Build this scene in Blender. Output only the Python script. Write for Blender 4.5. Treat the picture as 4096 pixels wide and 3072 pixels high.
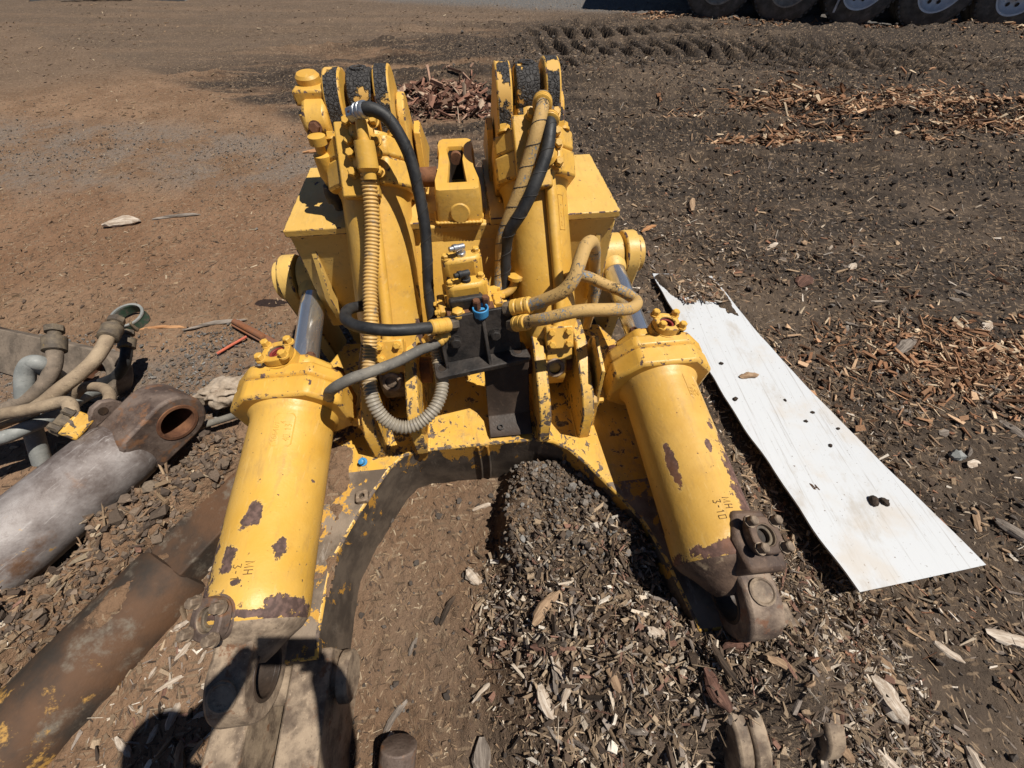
import bpy, bmesh, math, random
import numpy as np
from mathutils import Vector, Matrix
R = math.radians
random.seed(7); rng = np.random.default_rng(7)
for o in list(bpy.data.objects): bpy.data.objects.remove(o)
sc = bpy.context.scene
col = sc.collection

# ------------------------------------------------------------------ camera, sky, sun, exposure
CAM_H = 1.65; PITCH = 52.0
cam_d = bpy.data.cameras.new('camera'); cam = bpy.data.objects.new('camera', cam_d); col.objects.link(cam)
cam.location = (0, 0, CAM_H); cam.rotation_euler = (R(90 - PITCH), 0, 0)
cam_d.sensor_fit = 'HORIZONTAL'; cam_d.sensor_width = 36; cam_d.lens = 36 * 400 / 1024
cam_d.clip_start = 0.03; cam_d.clip_end = 600
sc.camera = cam
sc.cycles.max_bounces = 6; sc.cycles.diffuse_bounces = 2; sc.cycles.glossy_bounces = 3; sc.cycles.transmission_bounces = 2
SUN = Vector((0.5575, -0.10, 1.191)).normalized()          # towards the sun
wd = bpy.data.worlds.new('World'); sc.world = wd; wd.use_nodes = True
nt = wd.node_tree; sky = nt.nodes.new('ShaderNodeTexSky'); sky.sky_type = 'NISHITA'; sky.sun_disc = False
sky.sun_elevation = math.asin(SUN.z); sky.sun_rotation = math.atan2(SUN.x, SUN.y)
sky.air_density = 0.7; sky.dust_density = 0.2; sky.altitude = 1500
nt.links.new(sky.outputs[0], nt.nodes['Background'].inputs[0]); nt.nodes['Background'].inputs[1].default_value = 0.05
sl = bpy.data.lights.new('sun', 'SUN'); sl.energy = 5.0; sl.angle = R(0.53); sl.color = (1, 0.955, 0.88)
so = bpy.data.objects.new('sun', sl); col.objects.link(so); so.location = (3, -1, 8)
so.rotation_euler = (-SUN).to_track_quat('-Z', 'Y').to_euler()
sc.view_settings.view_transform = 'Standard'; sc.view_settings.look = 'None'
sc.view_settings.exposure = 0.28; sc.view_settings.gamma = 1.0; sc.view_settings.use_curve_mapping = False

# ------------------------------------------------------------------ material helpers
class NG:
    def __init__(s, name):
        s.m = bpy.data.materials.new(name); s.m.use_nodes = True; s.t = s.m.node_tree
        s.b = s.t.nodes['Principled BSDF']
    def n(s, typ, **kw):
        x = s.t.nodes.new(typ)
        for k, v in kw.items(): setattr(x, k, v)
        return x
    def put(s, sock, v):
        if hasattr(v, 'is_output') or isinstance(v, bpy.types.NodeSocket): s.t.links.new(v, sock)
        else:
            if sock.type == 'RGBA' and len(v) == 3: v = (*v, 1)
            sock.default_value = v
    def obj(s): return s.n('ShaderNodeTexCoord').outputs['Object']
    def pos(s): return s.n('ShaderNodeNewGeometry').outputs['Position']
    def normal(s): return s.n('ShaderNodeNewGeometry').outputs['Normal']
    def map(s, v, sc=(1, 1, 1), rot=(0, 0, 0), loc=(0, 0, 0)):
        x = s.n('ShaderNodeMapping'); s.put(x.inputs[0], v)
        x.inputs['Scale'].default_value = sc; x.inputs['Rotation'].default_value = rot; x.inputs['Location'].default_value = loc
        return x.outputs[0]
    def noise(s, v, scale, detail=4, rough=0.55, dist=0.0):
        x = s.n('ShaderNodeTexNoise'); s.put(x.inputs['Vector'], v)
        x.inputs['Scale'].default_value = scale; x.inputs['Detail'].default_value = detail
        x.inputs['Roughness'].default_value = rough; x.inputs['Distortion'].default_value = dist
        return x.outputs['Fac']
    def voro(s, v, scale, feature='F1', out='Distance'):
        x = s.n('ShaderNodeTexVoronoi', feature=feature); s.put(x.inputs['Vector'], v); x.inputs['Scale'].default_value = scale
        return x.outputs[out]
    def math(s, op, a, b=0.0, c=None):
        x = s.n('ShaderNodeMath', operation=op); s.put(x.inputs[0], a); s.put(x.inputs[1], b)
        if c is not None: s.put(x.inputs[2], c)
        return x.outputs[0]
    def ss(s, v, lo, hi, a=0.0, b=1.0):
        x = s.n('ShaderNodeMapRange', interpolation_type='SMOOTHSTEP'); s.put(x.inputs[0], v)
        x.inputs[1].default_value = lo; x.inputs[2].default_value = hi; x.inputs[3].default_value = a; x.inputs[4].default_value = b
        return x.outputs[0]
    def mix(s, f, a, b):
        x = s.n('ShaderNodeMix', data_type='RGBA'); s.put(x.inputs[0], f); s.put(x.inputs[6], a); s.put(x.inputs[7], b)
        return x.outputs[2]
    def sep(s, v):
        x = s.n('ShaderNodeSeparateXYZ'); s.put(x.inputs[0], v); return x.outputs
    def spots(s, v, lst, amp=1.5, nscale=22):
        """union of ragged patches: (centre, radii)"""
        nz = s.noise(v, nscale, 9, 0.72); off = s.math('MULTIPLY_ADD', nz, amp * 2, -amp)
        res = None
        for c, r in lst:
            a = s.n('ShaderNodeVectorMath', operation='SUBTRACT'); s.put(a.inputs[0], v); a.inputs[1].default_value = c
            b = s.n('ShaderNodeVectorMath', operation='DIVIDE'); s.put(b.inputs[0], a.outputs[0]); b.inputs[1].default_value = r
            l = s.n('ShaderNodeVectorMath', operation='LENGTH'); s.put(l.inputs[0], b.outputs[0])
            d = s.math('ADD', l.outputs['Value'], off); res = d if res is None else s.math('MINIMUM', res, d)
        s.halo = s.ss(res, 1.06, 1.22, 1, 0); return s.ss(res, 0.97, 1.03, 1, 0)
    def bump(s, h, dist=0.002, strength=1.0):
        x = s.n('ShaderNodeBump'); x.inputs['Strength'].default_value = strength; x.inputs['Distance'].default_value = dist
        s.put(x.inputs['Height'], h); s.put(s.b.inputs['Normal'], x.outputs[0])
    def fin(s, color=None, rough=None, metal=None, spec=None):
        if color is not None: s.put(s.b.inputs['Base Color'], color)
        if rough is not None: s.put(s.b.inputs['Roughness'], rough)
        if metal is not None: s.put(s.b.inputs['Metallic'], metal)
        if spec is not None: s.put(s.b.inputs['Specular IOR Level'], spec)
        return s.m

YEL = (0.60, 0.335, 0.052); YEL2 = (0.63, 0.375, 0.082); OCH = (0.43, 0.215, 0.035)
EDGE = {}
def paint(name, chips=0.35, spots=None, dust=0.25, bare=(0.075, 0.045, 0.036), edge=0.5, base=YEL, base2=YEL2, area_scale=2.2, chip_scale=24, rust=0.0, worn=False):
    if not worn and edge > 0: EDGE[name] = paint(name + '_worn_edge', chips, None, dust, bare, edge, base, base2, area_scale, chip_scale, rust, True)
    g = NG(name); v = g.obj()
    big = g.noise(v, area_scale, 3, 0.5)
    c = g.mix(g.ss(g.noise(v, 5, 5), 0.35, 0.7), base, base2)
    c = g.mix(g.math('MULTIPLY', g.ss(g.noise(g.map(v, loc=(8, 8, 3)), 3.1, 7, .62), .48, .68), .45), c, tuple(x * y for x, y in zip(base, (.78, .70, .55))))
    c = g.mix(g.math('MULTIPLY', g.ss(g.noise(g.map(v, (1, 1, 1), loc=(3, 1, 7)), 9, 8, 0.7), 0.5, 0.75), dust), c, (0.33, 0.22, 0.10))
    c = g.mix(g.math('MULTIPLY', g.ss(g.noise(g.map(v, (1.6, .35, 1.6), loc=(2, 0, 5)), 26, 7, .7), .50, .72), .30 + .3 * dust), c, (0.30, 0.185, 0.075))
    c = g.mix(g.math('MULTIPLY', g.ss(g.noise(g.map(v, (9, 1.2, 9), loc=(7, 0, 5)), 7, 4, .6), .62, .66), .22), c, (0.70, 0.49, 0.19))
    fine = g.noise(v, chip_scale, 9, 0.68, 0.4)
    th = g.math('MULTIPLY_ADD', big, -0.55 * chips, 0.79)          # more chips where `big` is high
    m = g.ss(g.math('SUBTRACT', fine, th), -0.006, 0.006)
    sp = g.ss(g.noise(g.map(v, loc=(5, 2, 1)), 70, 3, 0.5), 0.735 - 0.05 * chips, 0.745 - 0.05 * chips)
    m = g.math('MAXIMUM', m, sp); m = g.math('MAXIMUM', m, g.ss(g.noise(g.map(v, loc=(1, 6, 1)), 190, 2, 0.5), 0.745, 0.765, 0, .8))
    halo = g.ss(g.math('SUBTRACT', fine, th), -0.05, -0.02)
    if spots: m = g.math('MAXIMUM', m, g.spots(v, spots)); halo = g.math('MAXIMUM', halo, g.halo)
    c = g.mix(g.math('MULTIPLY', halo, .35), c, (0.66, 0.44, 0.14))
    if worn: m = g.math('MAXIMUM', m, g.ss(g.noise(v, 34, 6, 0.7), 0.60 - 0.16 * edge, 0.62 - 0.16 * edge))
    bc = g.mix(g.ss(g.noise(v, 60, 5), 0.4, 0.65), bare, tuple(x * 2.0 for x in bare))
    if rust > 0: bc = g.mix(g.math('MULTIPLY', g.ss(g.noise(v, 6, 5), 0.42, 0.62), rust), bc, (0.17, 0.07, 0.03))
    c = g.mix(m, c, bc)
    g.fin(c, g.math('MULTIPLY_ADD', m, 0.3, g.math('MULTIPLY_ADD', g.noise(v, 24, 6, .7), 0.36, 0.27)), 0.0, 0.4)
    h = g.math('ADD', g.math('MULTIPLY', m, -1.0), g.math('MULTIPLY', g.noise(v, 130, 3, 0.6), 0.5)); h = g.math('ADD', h, g.math('MULTIPLY', g.noise(v, 16, 3, .5), 1.6))
    g.bump(h, 0.0018, 0.6)
    return g.m
def plain(name, c1, c2, scale=12, rough=0.7, metal=0.0, bumpd=0.002, bscale=60, detail=7, c3=None, t3=(0.6, 0.7), vec='obj', sc=(1, 1, 1), spec=0.35):
    g = NG(name); v = g.map(g.obj(), sc)
    c = g.mix(g.ss(g.noise(v, scale, detail, 0.62), 0.35, 0.66), c1, c2)
    k1 = tuple(min(1, x * 1.45) for x in c2); k0 = tuple(x * .55 for x in c1); fn = g.noise(g.map(v, loc=(1, 2, 3)), scale * 6.5, 6, 0.72)
    c = g.mix(g.ss(fn, .56, .70, 0, .55), c, k1); c = g.mix(g.ss(fn, .44, .32, 0, .6), c, k0)
    if c3: c = g.mix(g.ss(g.noise(g.map(v, loc=(4, 9, 2)), scale * 1.7, 8, 0.66), *t3), c, c3)
    g.fin(c, g.math('MULTIPLY_ADD', g.noise(v, bscale * 0.4, 3), 0.25, rough - 0.12), metal, spec)
    g.bump(g.noise(v, bscale, 6, 0.65), bumpd, 0.7)
    return g.m

M = {}
M['yellow'] = paint('yellow_paint', 0.2, edge=0.28, dust=0.18)
M['yellow_tilt'] = paint('yellow_cylinder_paint', 0.10, edge=0.25, dust=0.15, spots=[((-.165, 1.10, .60), (.05, .06, .06)), ((-.165, 1.2, .70), (.02, .03, .05))])
LX, LZ, RX, RZ = -.636, .395, .662, .388; SLP = .108
M['yellow_lift_left'] = paint('yellow_lift_paint_left', 0.36, edge=0.35, dust=0.25, spots=[
    ((-.628, .475, .60), (.020, .045, .05)), ((-.650, .44, .60), (.022, .022, .05)), ((-.675, .37, .59), (.020, .038, .05)), ((-.68, .335, .59), (.025, .016, .05)),
    ((-.555, .37, .565), (.014, .040, .05)), ((-.66, .262, .60), (.028, .016, .05)), ((-.60, .245, .60), (.020, .012, .05)), ((-.69, .285, .59), (.028, .012, .05)), ((-.64, .30, .6), (.02, .01, .05)),
    ((-.748, .31, .46), (.050, .13, .10)), ((-.752, .45, .48), (.022, .15, .06)), ((-.60, .228, .48), (.15, .009, .16)), ((-.54, .24, .46), (.04, .03, .10)), ((-.745, .62, .53), (.010, .07, .04)), ((-.75, .5, .51), (.01, .05, .04))])
M['yellow_lift_right'] = paint('yellow_lift_paint_right', 0.26, edge=0.3, dust=0.18, rust=0.8, bare=(0.085, 0.045, 0.034), base=(.55, .315, .062), base2=(.60, .36, .09), spots=[
    ((.770, .36, .50), (.055, .25, .12)), ((.575, .50, .53), (.012, .065, .05)), ((.69, .53, .57), (.010, .022, .05)), ((.68, .244, .46), (.16, .024, .16)), ((.74, .26, .48), (.06, .05, .12)), ((.77, .27, .48), (.04, .07, .08))])
M['yellow_beam'] = paint('yellow_beam_paint', 0.42, edge=0.55, dust=0.3, bare=(0.06, 0.036, 0.036), base=(0.62, 0.40, 0.11), base2=(0.60, 0.36, 0.085))
M['yellow_plate'] = paint('yellow_plate_paint', 0.80, edge=0.6, dust=1.3, bare=(0.075, 0.055, 0.042), area_scale=3.0, chip_scale=27)
M['yellow_pad'] = paint('yellow_pad_paint', 0.2, edge=0.22, dust=0.4)
# arm walls: bare brown steel with ragged left-over paint
g = NG('arm_wall_steel'); v = g.obj()
c = g.mix(g.ss(g.noise(v, 9, 8, 0.65), 0.35, 0.65), (0.050, 0.038, 0.029), (0.118, 0.090, 0.066))
c = g.mix(g.ss(g.noise(g.map(v, (1, 1, .3)), 22, 8, 0.7), 0.55, 0.75), c, (0.16, 0.13, 0.10))
pm = g.math('ADD', g.noise(g.map(v, (1, 1, .55)), 13, 9, 0.7, 0.5), g.math('MULTIPLY', g.math('SUBTRACT', g.sep(v)[2], 0.21), 0.7))
pm = g.math('ADD', pm, g.math('MULTIPLY', g.math('SUBTRACT', g.noise(v, 2.3, 2), 0.5), 0.55))
pm = g.ss(pm, 0.575, 0.585)
c = g.mix(pm, c, OCH); g.fin(c, 0.72, 0, 0.3)
g.bump(g.math('ADD', g.math('MULTIPLY', pm, 0.8), g.noise(v, 90, 5)), 0.0018, 0.7); M['arm_wall'] = g.m
# arm tops: dusty steel, ochre paint islands
g = NG('arm_top_steel'); v = g.obj()
c = g.mix(g.ss(g.noise(v, 7, 8, 0.62), 0.35, 0.65), (0.10, 0.075, 0.055), (0.24, 0.185, 0.135))
c = g.mix(g.ss(g.noise(g.map(v, (2, .5, 1)), 16, 8, 0.7), 0.58, 0.72), c, (0.36, 0.31, 0.26))
pm = g.ss(g.math('ADD', g.noise(v, 11, 9, 0.7, .3), g.math('MULTIPLY', g.ss(g.sep(v)[1], -.1, .8), 0.10)), 0.605, 0.62)
c = g.mix(pm, c, (0.50, 0.27, 0.05)); g.fin(c, 0.8, 0, 0.25); g.bump(g.noise(v, 80, 7, .7), 0.003, 0.8); M['arm_top'] = g.m
M['steel_lug'] = plain('worn_lug_steel', (0.105, 0.074, 0.052), (0.32, 0.24, 0.165), 15, 0.7, 0.0, 0.002, 70, c3=(0.17, 0.085, 0.045), t3=(0.58, 0.68))
M['lug_right'] = plain('worn_brown_lug', (0.085, 0.058, 0.045), (0.27, 0.20, 0.145), 12, 0.65, 0.0, 0.003, 80, c3=(0.17, 0.085, 0.05), t3=(.54, .66))
M['rust'] = plain('rusty_steel', (0.085, 0.035, 0.018), (0.19, 0.085, 0.04), 10, 0.85, c3=(0.05, 0.035, 0.03))
M['orange_rust'] = plain('orange_rust_bar', (0.20, 0.075, 0.03), (0.16, 0.085, 0.055), 9, 0.85, c3=(0.30, 0.11, 0.03))
M['black_iron'] = plain('black_greasy_iron', (0.013, 0.011, 0.010), (0.045, 0.036, 0.030), 14, 0.62, 0.0, 0.004, 45, c3=(0.11, 0.085, 0.065), t3=(0.66, 0.76))
M['brown_iron'] = plain('dark_brown_iron', (0.030, 0.020, 0.014), (0.060, 0.040, 0.028), 8, 0.55, 0.0, 0.0015, 110)
M['crust'] = plain('cracked_black_grease', (0.012, 0.011, 0.011), (0.05, 0.045, 0.042), 30, 0.75, 0, 0.012, 42, c3=(0.16, 0.145, 0.13), t3=(0.6, 0.75))
g = NG('crusted_paint'); v = g.obj()      # yellow with thick black cracked grease
cr = g.ss(g.noise(v, 8, 7, 0.62), 0.44, 0.46); cell = g.voro(v, 75, 'DISTANCE_TO_EDGE'); cell = g.ss(cell, 0.0, 0.12)
bk = g.mix(g.noise(v, 40, 4), (0.012, 0.011, 0.012), (0.085, 0.078, 0.072))
c = g.mix(cr, (0.58, 0.34, 0.09), bk); g.fin(c, 0.7, 0, 0.3)
g.bump(g.math('MULTIPLY', cr, g.math('ADD', g.math('MULTIPLY', cell, .5), g.noise(v, 60, 5))), 0.012, 0.9); M['crusted'] = g.m
g = NG('chrome_rod'); v = g.obj()
c = g.mix(g.ss(g.noise(g.map(v, (1, .12, 1)), 40, 5), 0.5, 0.75), (0.80, 0.80, 0.80), (0.58, 0.57, 0.55))
g.fin(c, g.math('MULTIPLY_ADD', g.ss(g.noise(g.map(v, (1, .15, 1)), 60, 4), .45, .8), 0.14, 0.17), 0.92); M['chrome'] = g.m
M['rubber'] = plain('black_rubber', (0.012, 0.012, 0.013), (0.034, 0.033, 0.032), 20, 0.55, 0, 0.001, 120, c3=(0.09, 0.085, 0.08), t3=(0.66, 0.82))
g = NG('painted_hose'); v = g.obj()       # yellow paint cracked off a grey-blue hose
crk = g.noise(v, 120, 4, 0.7, 1.0); big = g.noise(v, 9, 4)
m = g.ss(g.math('ADD', crk, g.math('MULTIPLY', big, 0.9)), 1.045, 1.085)
bl = g.ss(g.noise(g.map(v, loc=(2, 3, 4)), 10, 3), 0.42, 0.48)
c = g.mix(m, (0.46, 0.29, 0.105), g.mix(bl, (0.028, 0.026, 0.025), (0.20, 0.235, 0.27))); g.fin(c, 0.7, 0, 0.3)
g.bump(g.math('ADD', g.math('MULTIPLY', m, -1), crk), 0.002, 0.9); M['hose_paint'] = g.m
g = NG('armoured_hose'); v = g.obj()      # yellow overspray high up, bare grey-tan plastic lower down
c = g.mix(g.ss(g.math('ADD', g.sep(v)[2], g.math('MULTIPLY', g.noise(v, 9, 4), 0.25)), 0.70, 0.86), (0.25, 0.215, 0.165), (0.53, 0.325, 0.105))
c = g.mix(g.ss(g.noise(v, 30, 5), 0.55, 0.75), c, (0.16, 0.14, 0.12)); g.fin(c, 0.45, 0, 0.5); M['corrugated'] = g.m
M['hose_core'] = plain('dark_hose_core', (0.02, 0.018, 0.017), (0.05, 0.045, 0.04), 20, 0.6)
M['hose_grey'] = plain('grey_hose', (0.17, 0.175, 0.165), (0.27, 0.27, 0.25), 10, 0.6, 0, 0.001, 90, c3=(0.22, 0.17, 0.11), t3=(.6, .75))
M['hose_grime'] = plain('weathered_grey_hose', (0.10, 0.092, 0.080), (0.19, 0.17, 0.14), 9, 0.75, 0, 0.002, 90, c3=(0.30, 0.20, 0.085), t3=(.58, .66))
M['hose_tan'] = plain('dusty_tan_hose', (0.20, 0.145, 0.095), (0.33, 0.25, 0.165), 9, 0.85, 0, 0.003, 90, c3=(0.10, 0.075, 0.055), t3=(.62, .75))
M['hose_brown'] = plain('dusty_brown_hose', (0.10, 0.078, 0.058), (0.20, 0.155, 0.115), 12, 0.85, 0, 0.003, 90)
M['fitting'] = plain('dirty_fitting', (0.07, 0.055, 0.042), (0.17, 0.13, 0.085), 16, 0.7, 0, 0.003, 90, c3=(0.25, 0.17, 0.05), t3=(.6, .7))
M['zinc'] = plain('zinc_clamp', (0.30, 0.31, 0.33), (0.48, 0.49, 0.51), 14, 0.35, 0.8, 0.0008, 80)
M['blue'] = plain('blue_plastic', (0.035, 0.20, 0.42), (0.05, 0.25, 0.48), 20, 0.45, 0, 0.0005, 80)
M['red'] = plain('red_plug', (0.24, 0.03, 0.025), (0.16, 0.025, 0.02), 30, 0.5)
M['red_stick'] = plain('red_painted_stick', (0.50, 0.12, 0.06), (0.40, 0.10, 0.06), 30, 0.6)
M['hole'] = plain('dark_hole', (0.02, 0.014, 0.010), (0.05, 0.03, 0.018), 20, 0.6)  # near-black fill that paints in the shade inside holes
M['ink'] = plain('stamped_ink', (0.09, 0.045, 0.02), (0.12, 0.06, 0.03), 30, 0.8)
M['rag'] = plain('dirty_rag', (0.26, 0.20, 0.145), (0.38, 0.31, 0.24), 14, 0.95, 0, 0.006, 60, c3=(0.16, 0.10, 0.07), t3=(.6, .7))
M['green'] = plain('green_strap', (0.025, 0.055, 0.035), (0.04, 0.075, 0.05), 20, 0.6, c3=(0.09, 0.085, 0.07), t3=(.5, .6))
g = NG('grey_cylinder'); v = g.obj()      # weathered bare barrel, brownish-grey with a cream-yellow remnant near its tail
c = g.mix(g.ss(g.noise(v, 5, 9, 0.65), 0.36, 0.64), (0.095, 0.070, 0.060), (0.29, 0.258, 0.242))
c = g.mix(g.ss(g.noise(v, 60, 6, .7), 0.5, 0.7), c, (0.20, 0.17, 0.155))
c = g.mix(g.ss(g.noise(g.map(v, loc=(1, 5, 3)), 3.3, 8, .68), 0.56, 0.68), c, g.mix(g.noise(v, 40, 6, .7), (0.075, 0.043, 0.028), (0.21, 0.11, 0.06)))
pm = g.ss(g.math('ADD', g.noise(v, 20, 9, .72), g.math('MULTIPLY', g.sep(v)[1], -0.32)), 0.74, 0.79)
c = g.mix(pm, c, (0.45, 0.26, 0.075)); c = g.mix(g.math('MULTIPLY', g.ss(g.noise(g.map(v, (5, .5, 5)), 18, 6, .7), .56, .68), .5), c, (0.42, 0.39, 0.37)); g.fin(c, g.math('MULTIPLY_ADD', g.noise(v, 20, 6, .7), .4, .36), 0.15, 0.45); g.bump(g.noise(v, 90, 7, .72), 0.0024, 0.8); M['greycyl'] = g.m
g = NG('rust_brown_beam'); v = g.obj()
c = g.mix(g.ss(g.noise(v, 4, 8, .6), 0.38, 0.64), (0.032, 0.024, 0.018), (0.095, 0.048, 0.024))
c = g.mix(g.ss(g.noise(g.map(v, loc=(2, 2, 2)), 12, 8, .7), 0.52, 0.72), c, (0.15, 0.125, 0.095))
c = g.mix(g.ss(g.math('ADD', g.noise(v, 18, 8, .7), g.math('MULTIPLY', g.sep(v)[1], -0.45)), 0.76, 0.86), c, (0.36, 0.20, 0.05))
g.fin(c, 0.75, 0, 0.35); g.bump(g.noise(v, 70, 7, .7), 0.003, 0.8); M['beam'] = g.m
M['cast_brown'] = plain('rusty_brown_casting', (0.055, 0.034, 0.025), (0.13, 0.083, 0.056), 10, 0.65, 0.0, 0.003, 80, c3=(0.26, 0.19, 0.12), t3=(.60, .70))
M['eye_steel'] = plain('rusted_eye_steel', (0.07, 0.047, 0.037), (0.17, 0.125, 0.10), 9, 0.6, 0.15, 0.003, 90, c3=(0.19, 0.095, 0.05), t3=(.52, .64))
g = NG('white_board'); v = g.obj()
st = g.noise(g.map(v, (30, 0.7, 1)), 3, 6, .7)
c = g.mix(g.ss(st, 0.55, 0.72), (0.49, 0.50, 0.51), (0.30, 0.285, 0.27))
c = g.mix(g.ss(g.noise(v, 90, 4, .6), 0.66, 0.72), c, (0.14, 0.11, 0.09))
c = g.mix(g.math('MULTIPLY', g.ss(g.noise(v, 4, 5), .55, .72), .45), c, (0.45, 0.37, 0.28))
sm = g.math('MULTIPLY', g.ss(g.noise(g.map(v, (2.0, 1, 1), loc=(3.3, 1, 0)), 3.5, 6, .7), .52, .72), .55); c = g.mix(sm, c, (0.33, 0.28, 0.22)); g.fin(c, 0.5, 0, 0.4)
g.bump(st, 0.0012, 0.6); M['white'] = g.m
# attribute-coloured bits
g = NG('wood_bits'); a = g.n('ShaderNodeAttribute', attribute_name='Col'); p = g.pos()
c = g.mix(g.ss(g.noise(p, 160, 4, .7), 0.35, 0.7), a.outputs['Color'], (0.03, 0.02, 0.014)); mx = c.node; 
c2 = g.mix(0.68, c, a.outputs['Color']); g.fin(c2, 0.85, 0, 0.2); g.bump(g.noise(p, 240, 3), 0.002, 0.8); M['bits'] = g.m
def wood(name, a, b):
    g = NG(name); v = g.obj(); gr = g.noise(g.map(v, (60, 6, 60)), 1, 6, .7)
    c = g.mix(g.ss(gr, 0.38, 0.66), a, b); g.fin(c, 0.85, 0, 0.2); g.bump(gr, 0.004, 0.9); return g.m
M['wood_pale'] = wood('pale_wood', (0.30, 0.23, 0.17), (0.60, 0.52, 0.43)); M['wood_tan'] = wood('tan_wood', (0.22, 0.14, 0.085), (0.42, 0.29, 0.18))
M['wood_grey'] = wood('grey_wood', (0.10, 0.08, 0.065), (0.28, 0.235, 0.195)); M['wood_dark'] = wood('dark_bark', (0.022, 0.016, 0.012), (0.085, 0.058, 0.04))
M['wood_red'] = wood('red_bark', (0.065, 0.034, 0.025), (0.17, 0.088, 0.062)); M['wood_orange'] = wood('orange_wood', (0.30, 0.14, 0.06), (0.46, 0.25, 0.12))

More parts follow.
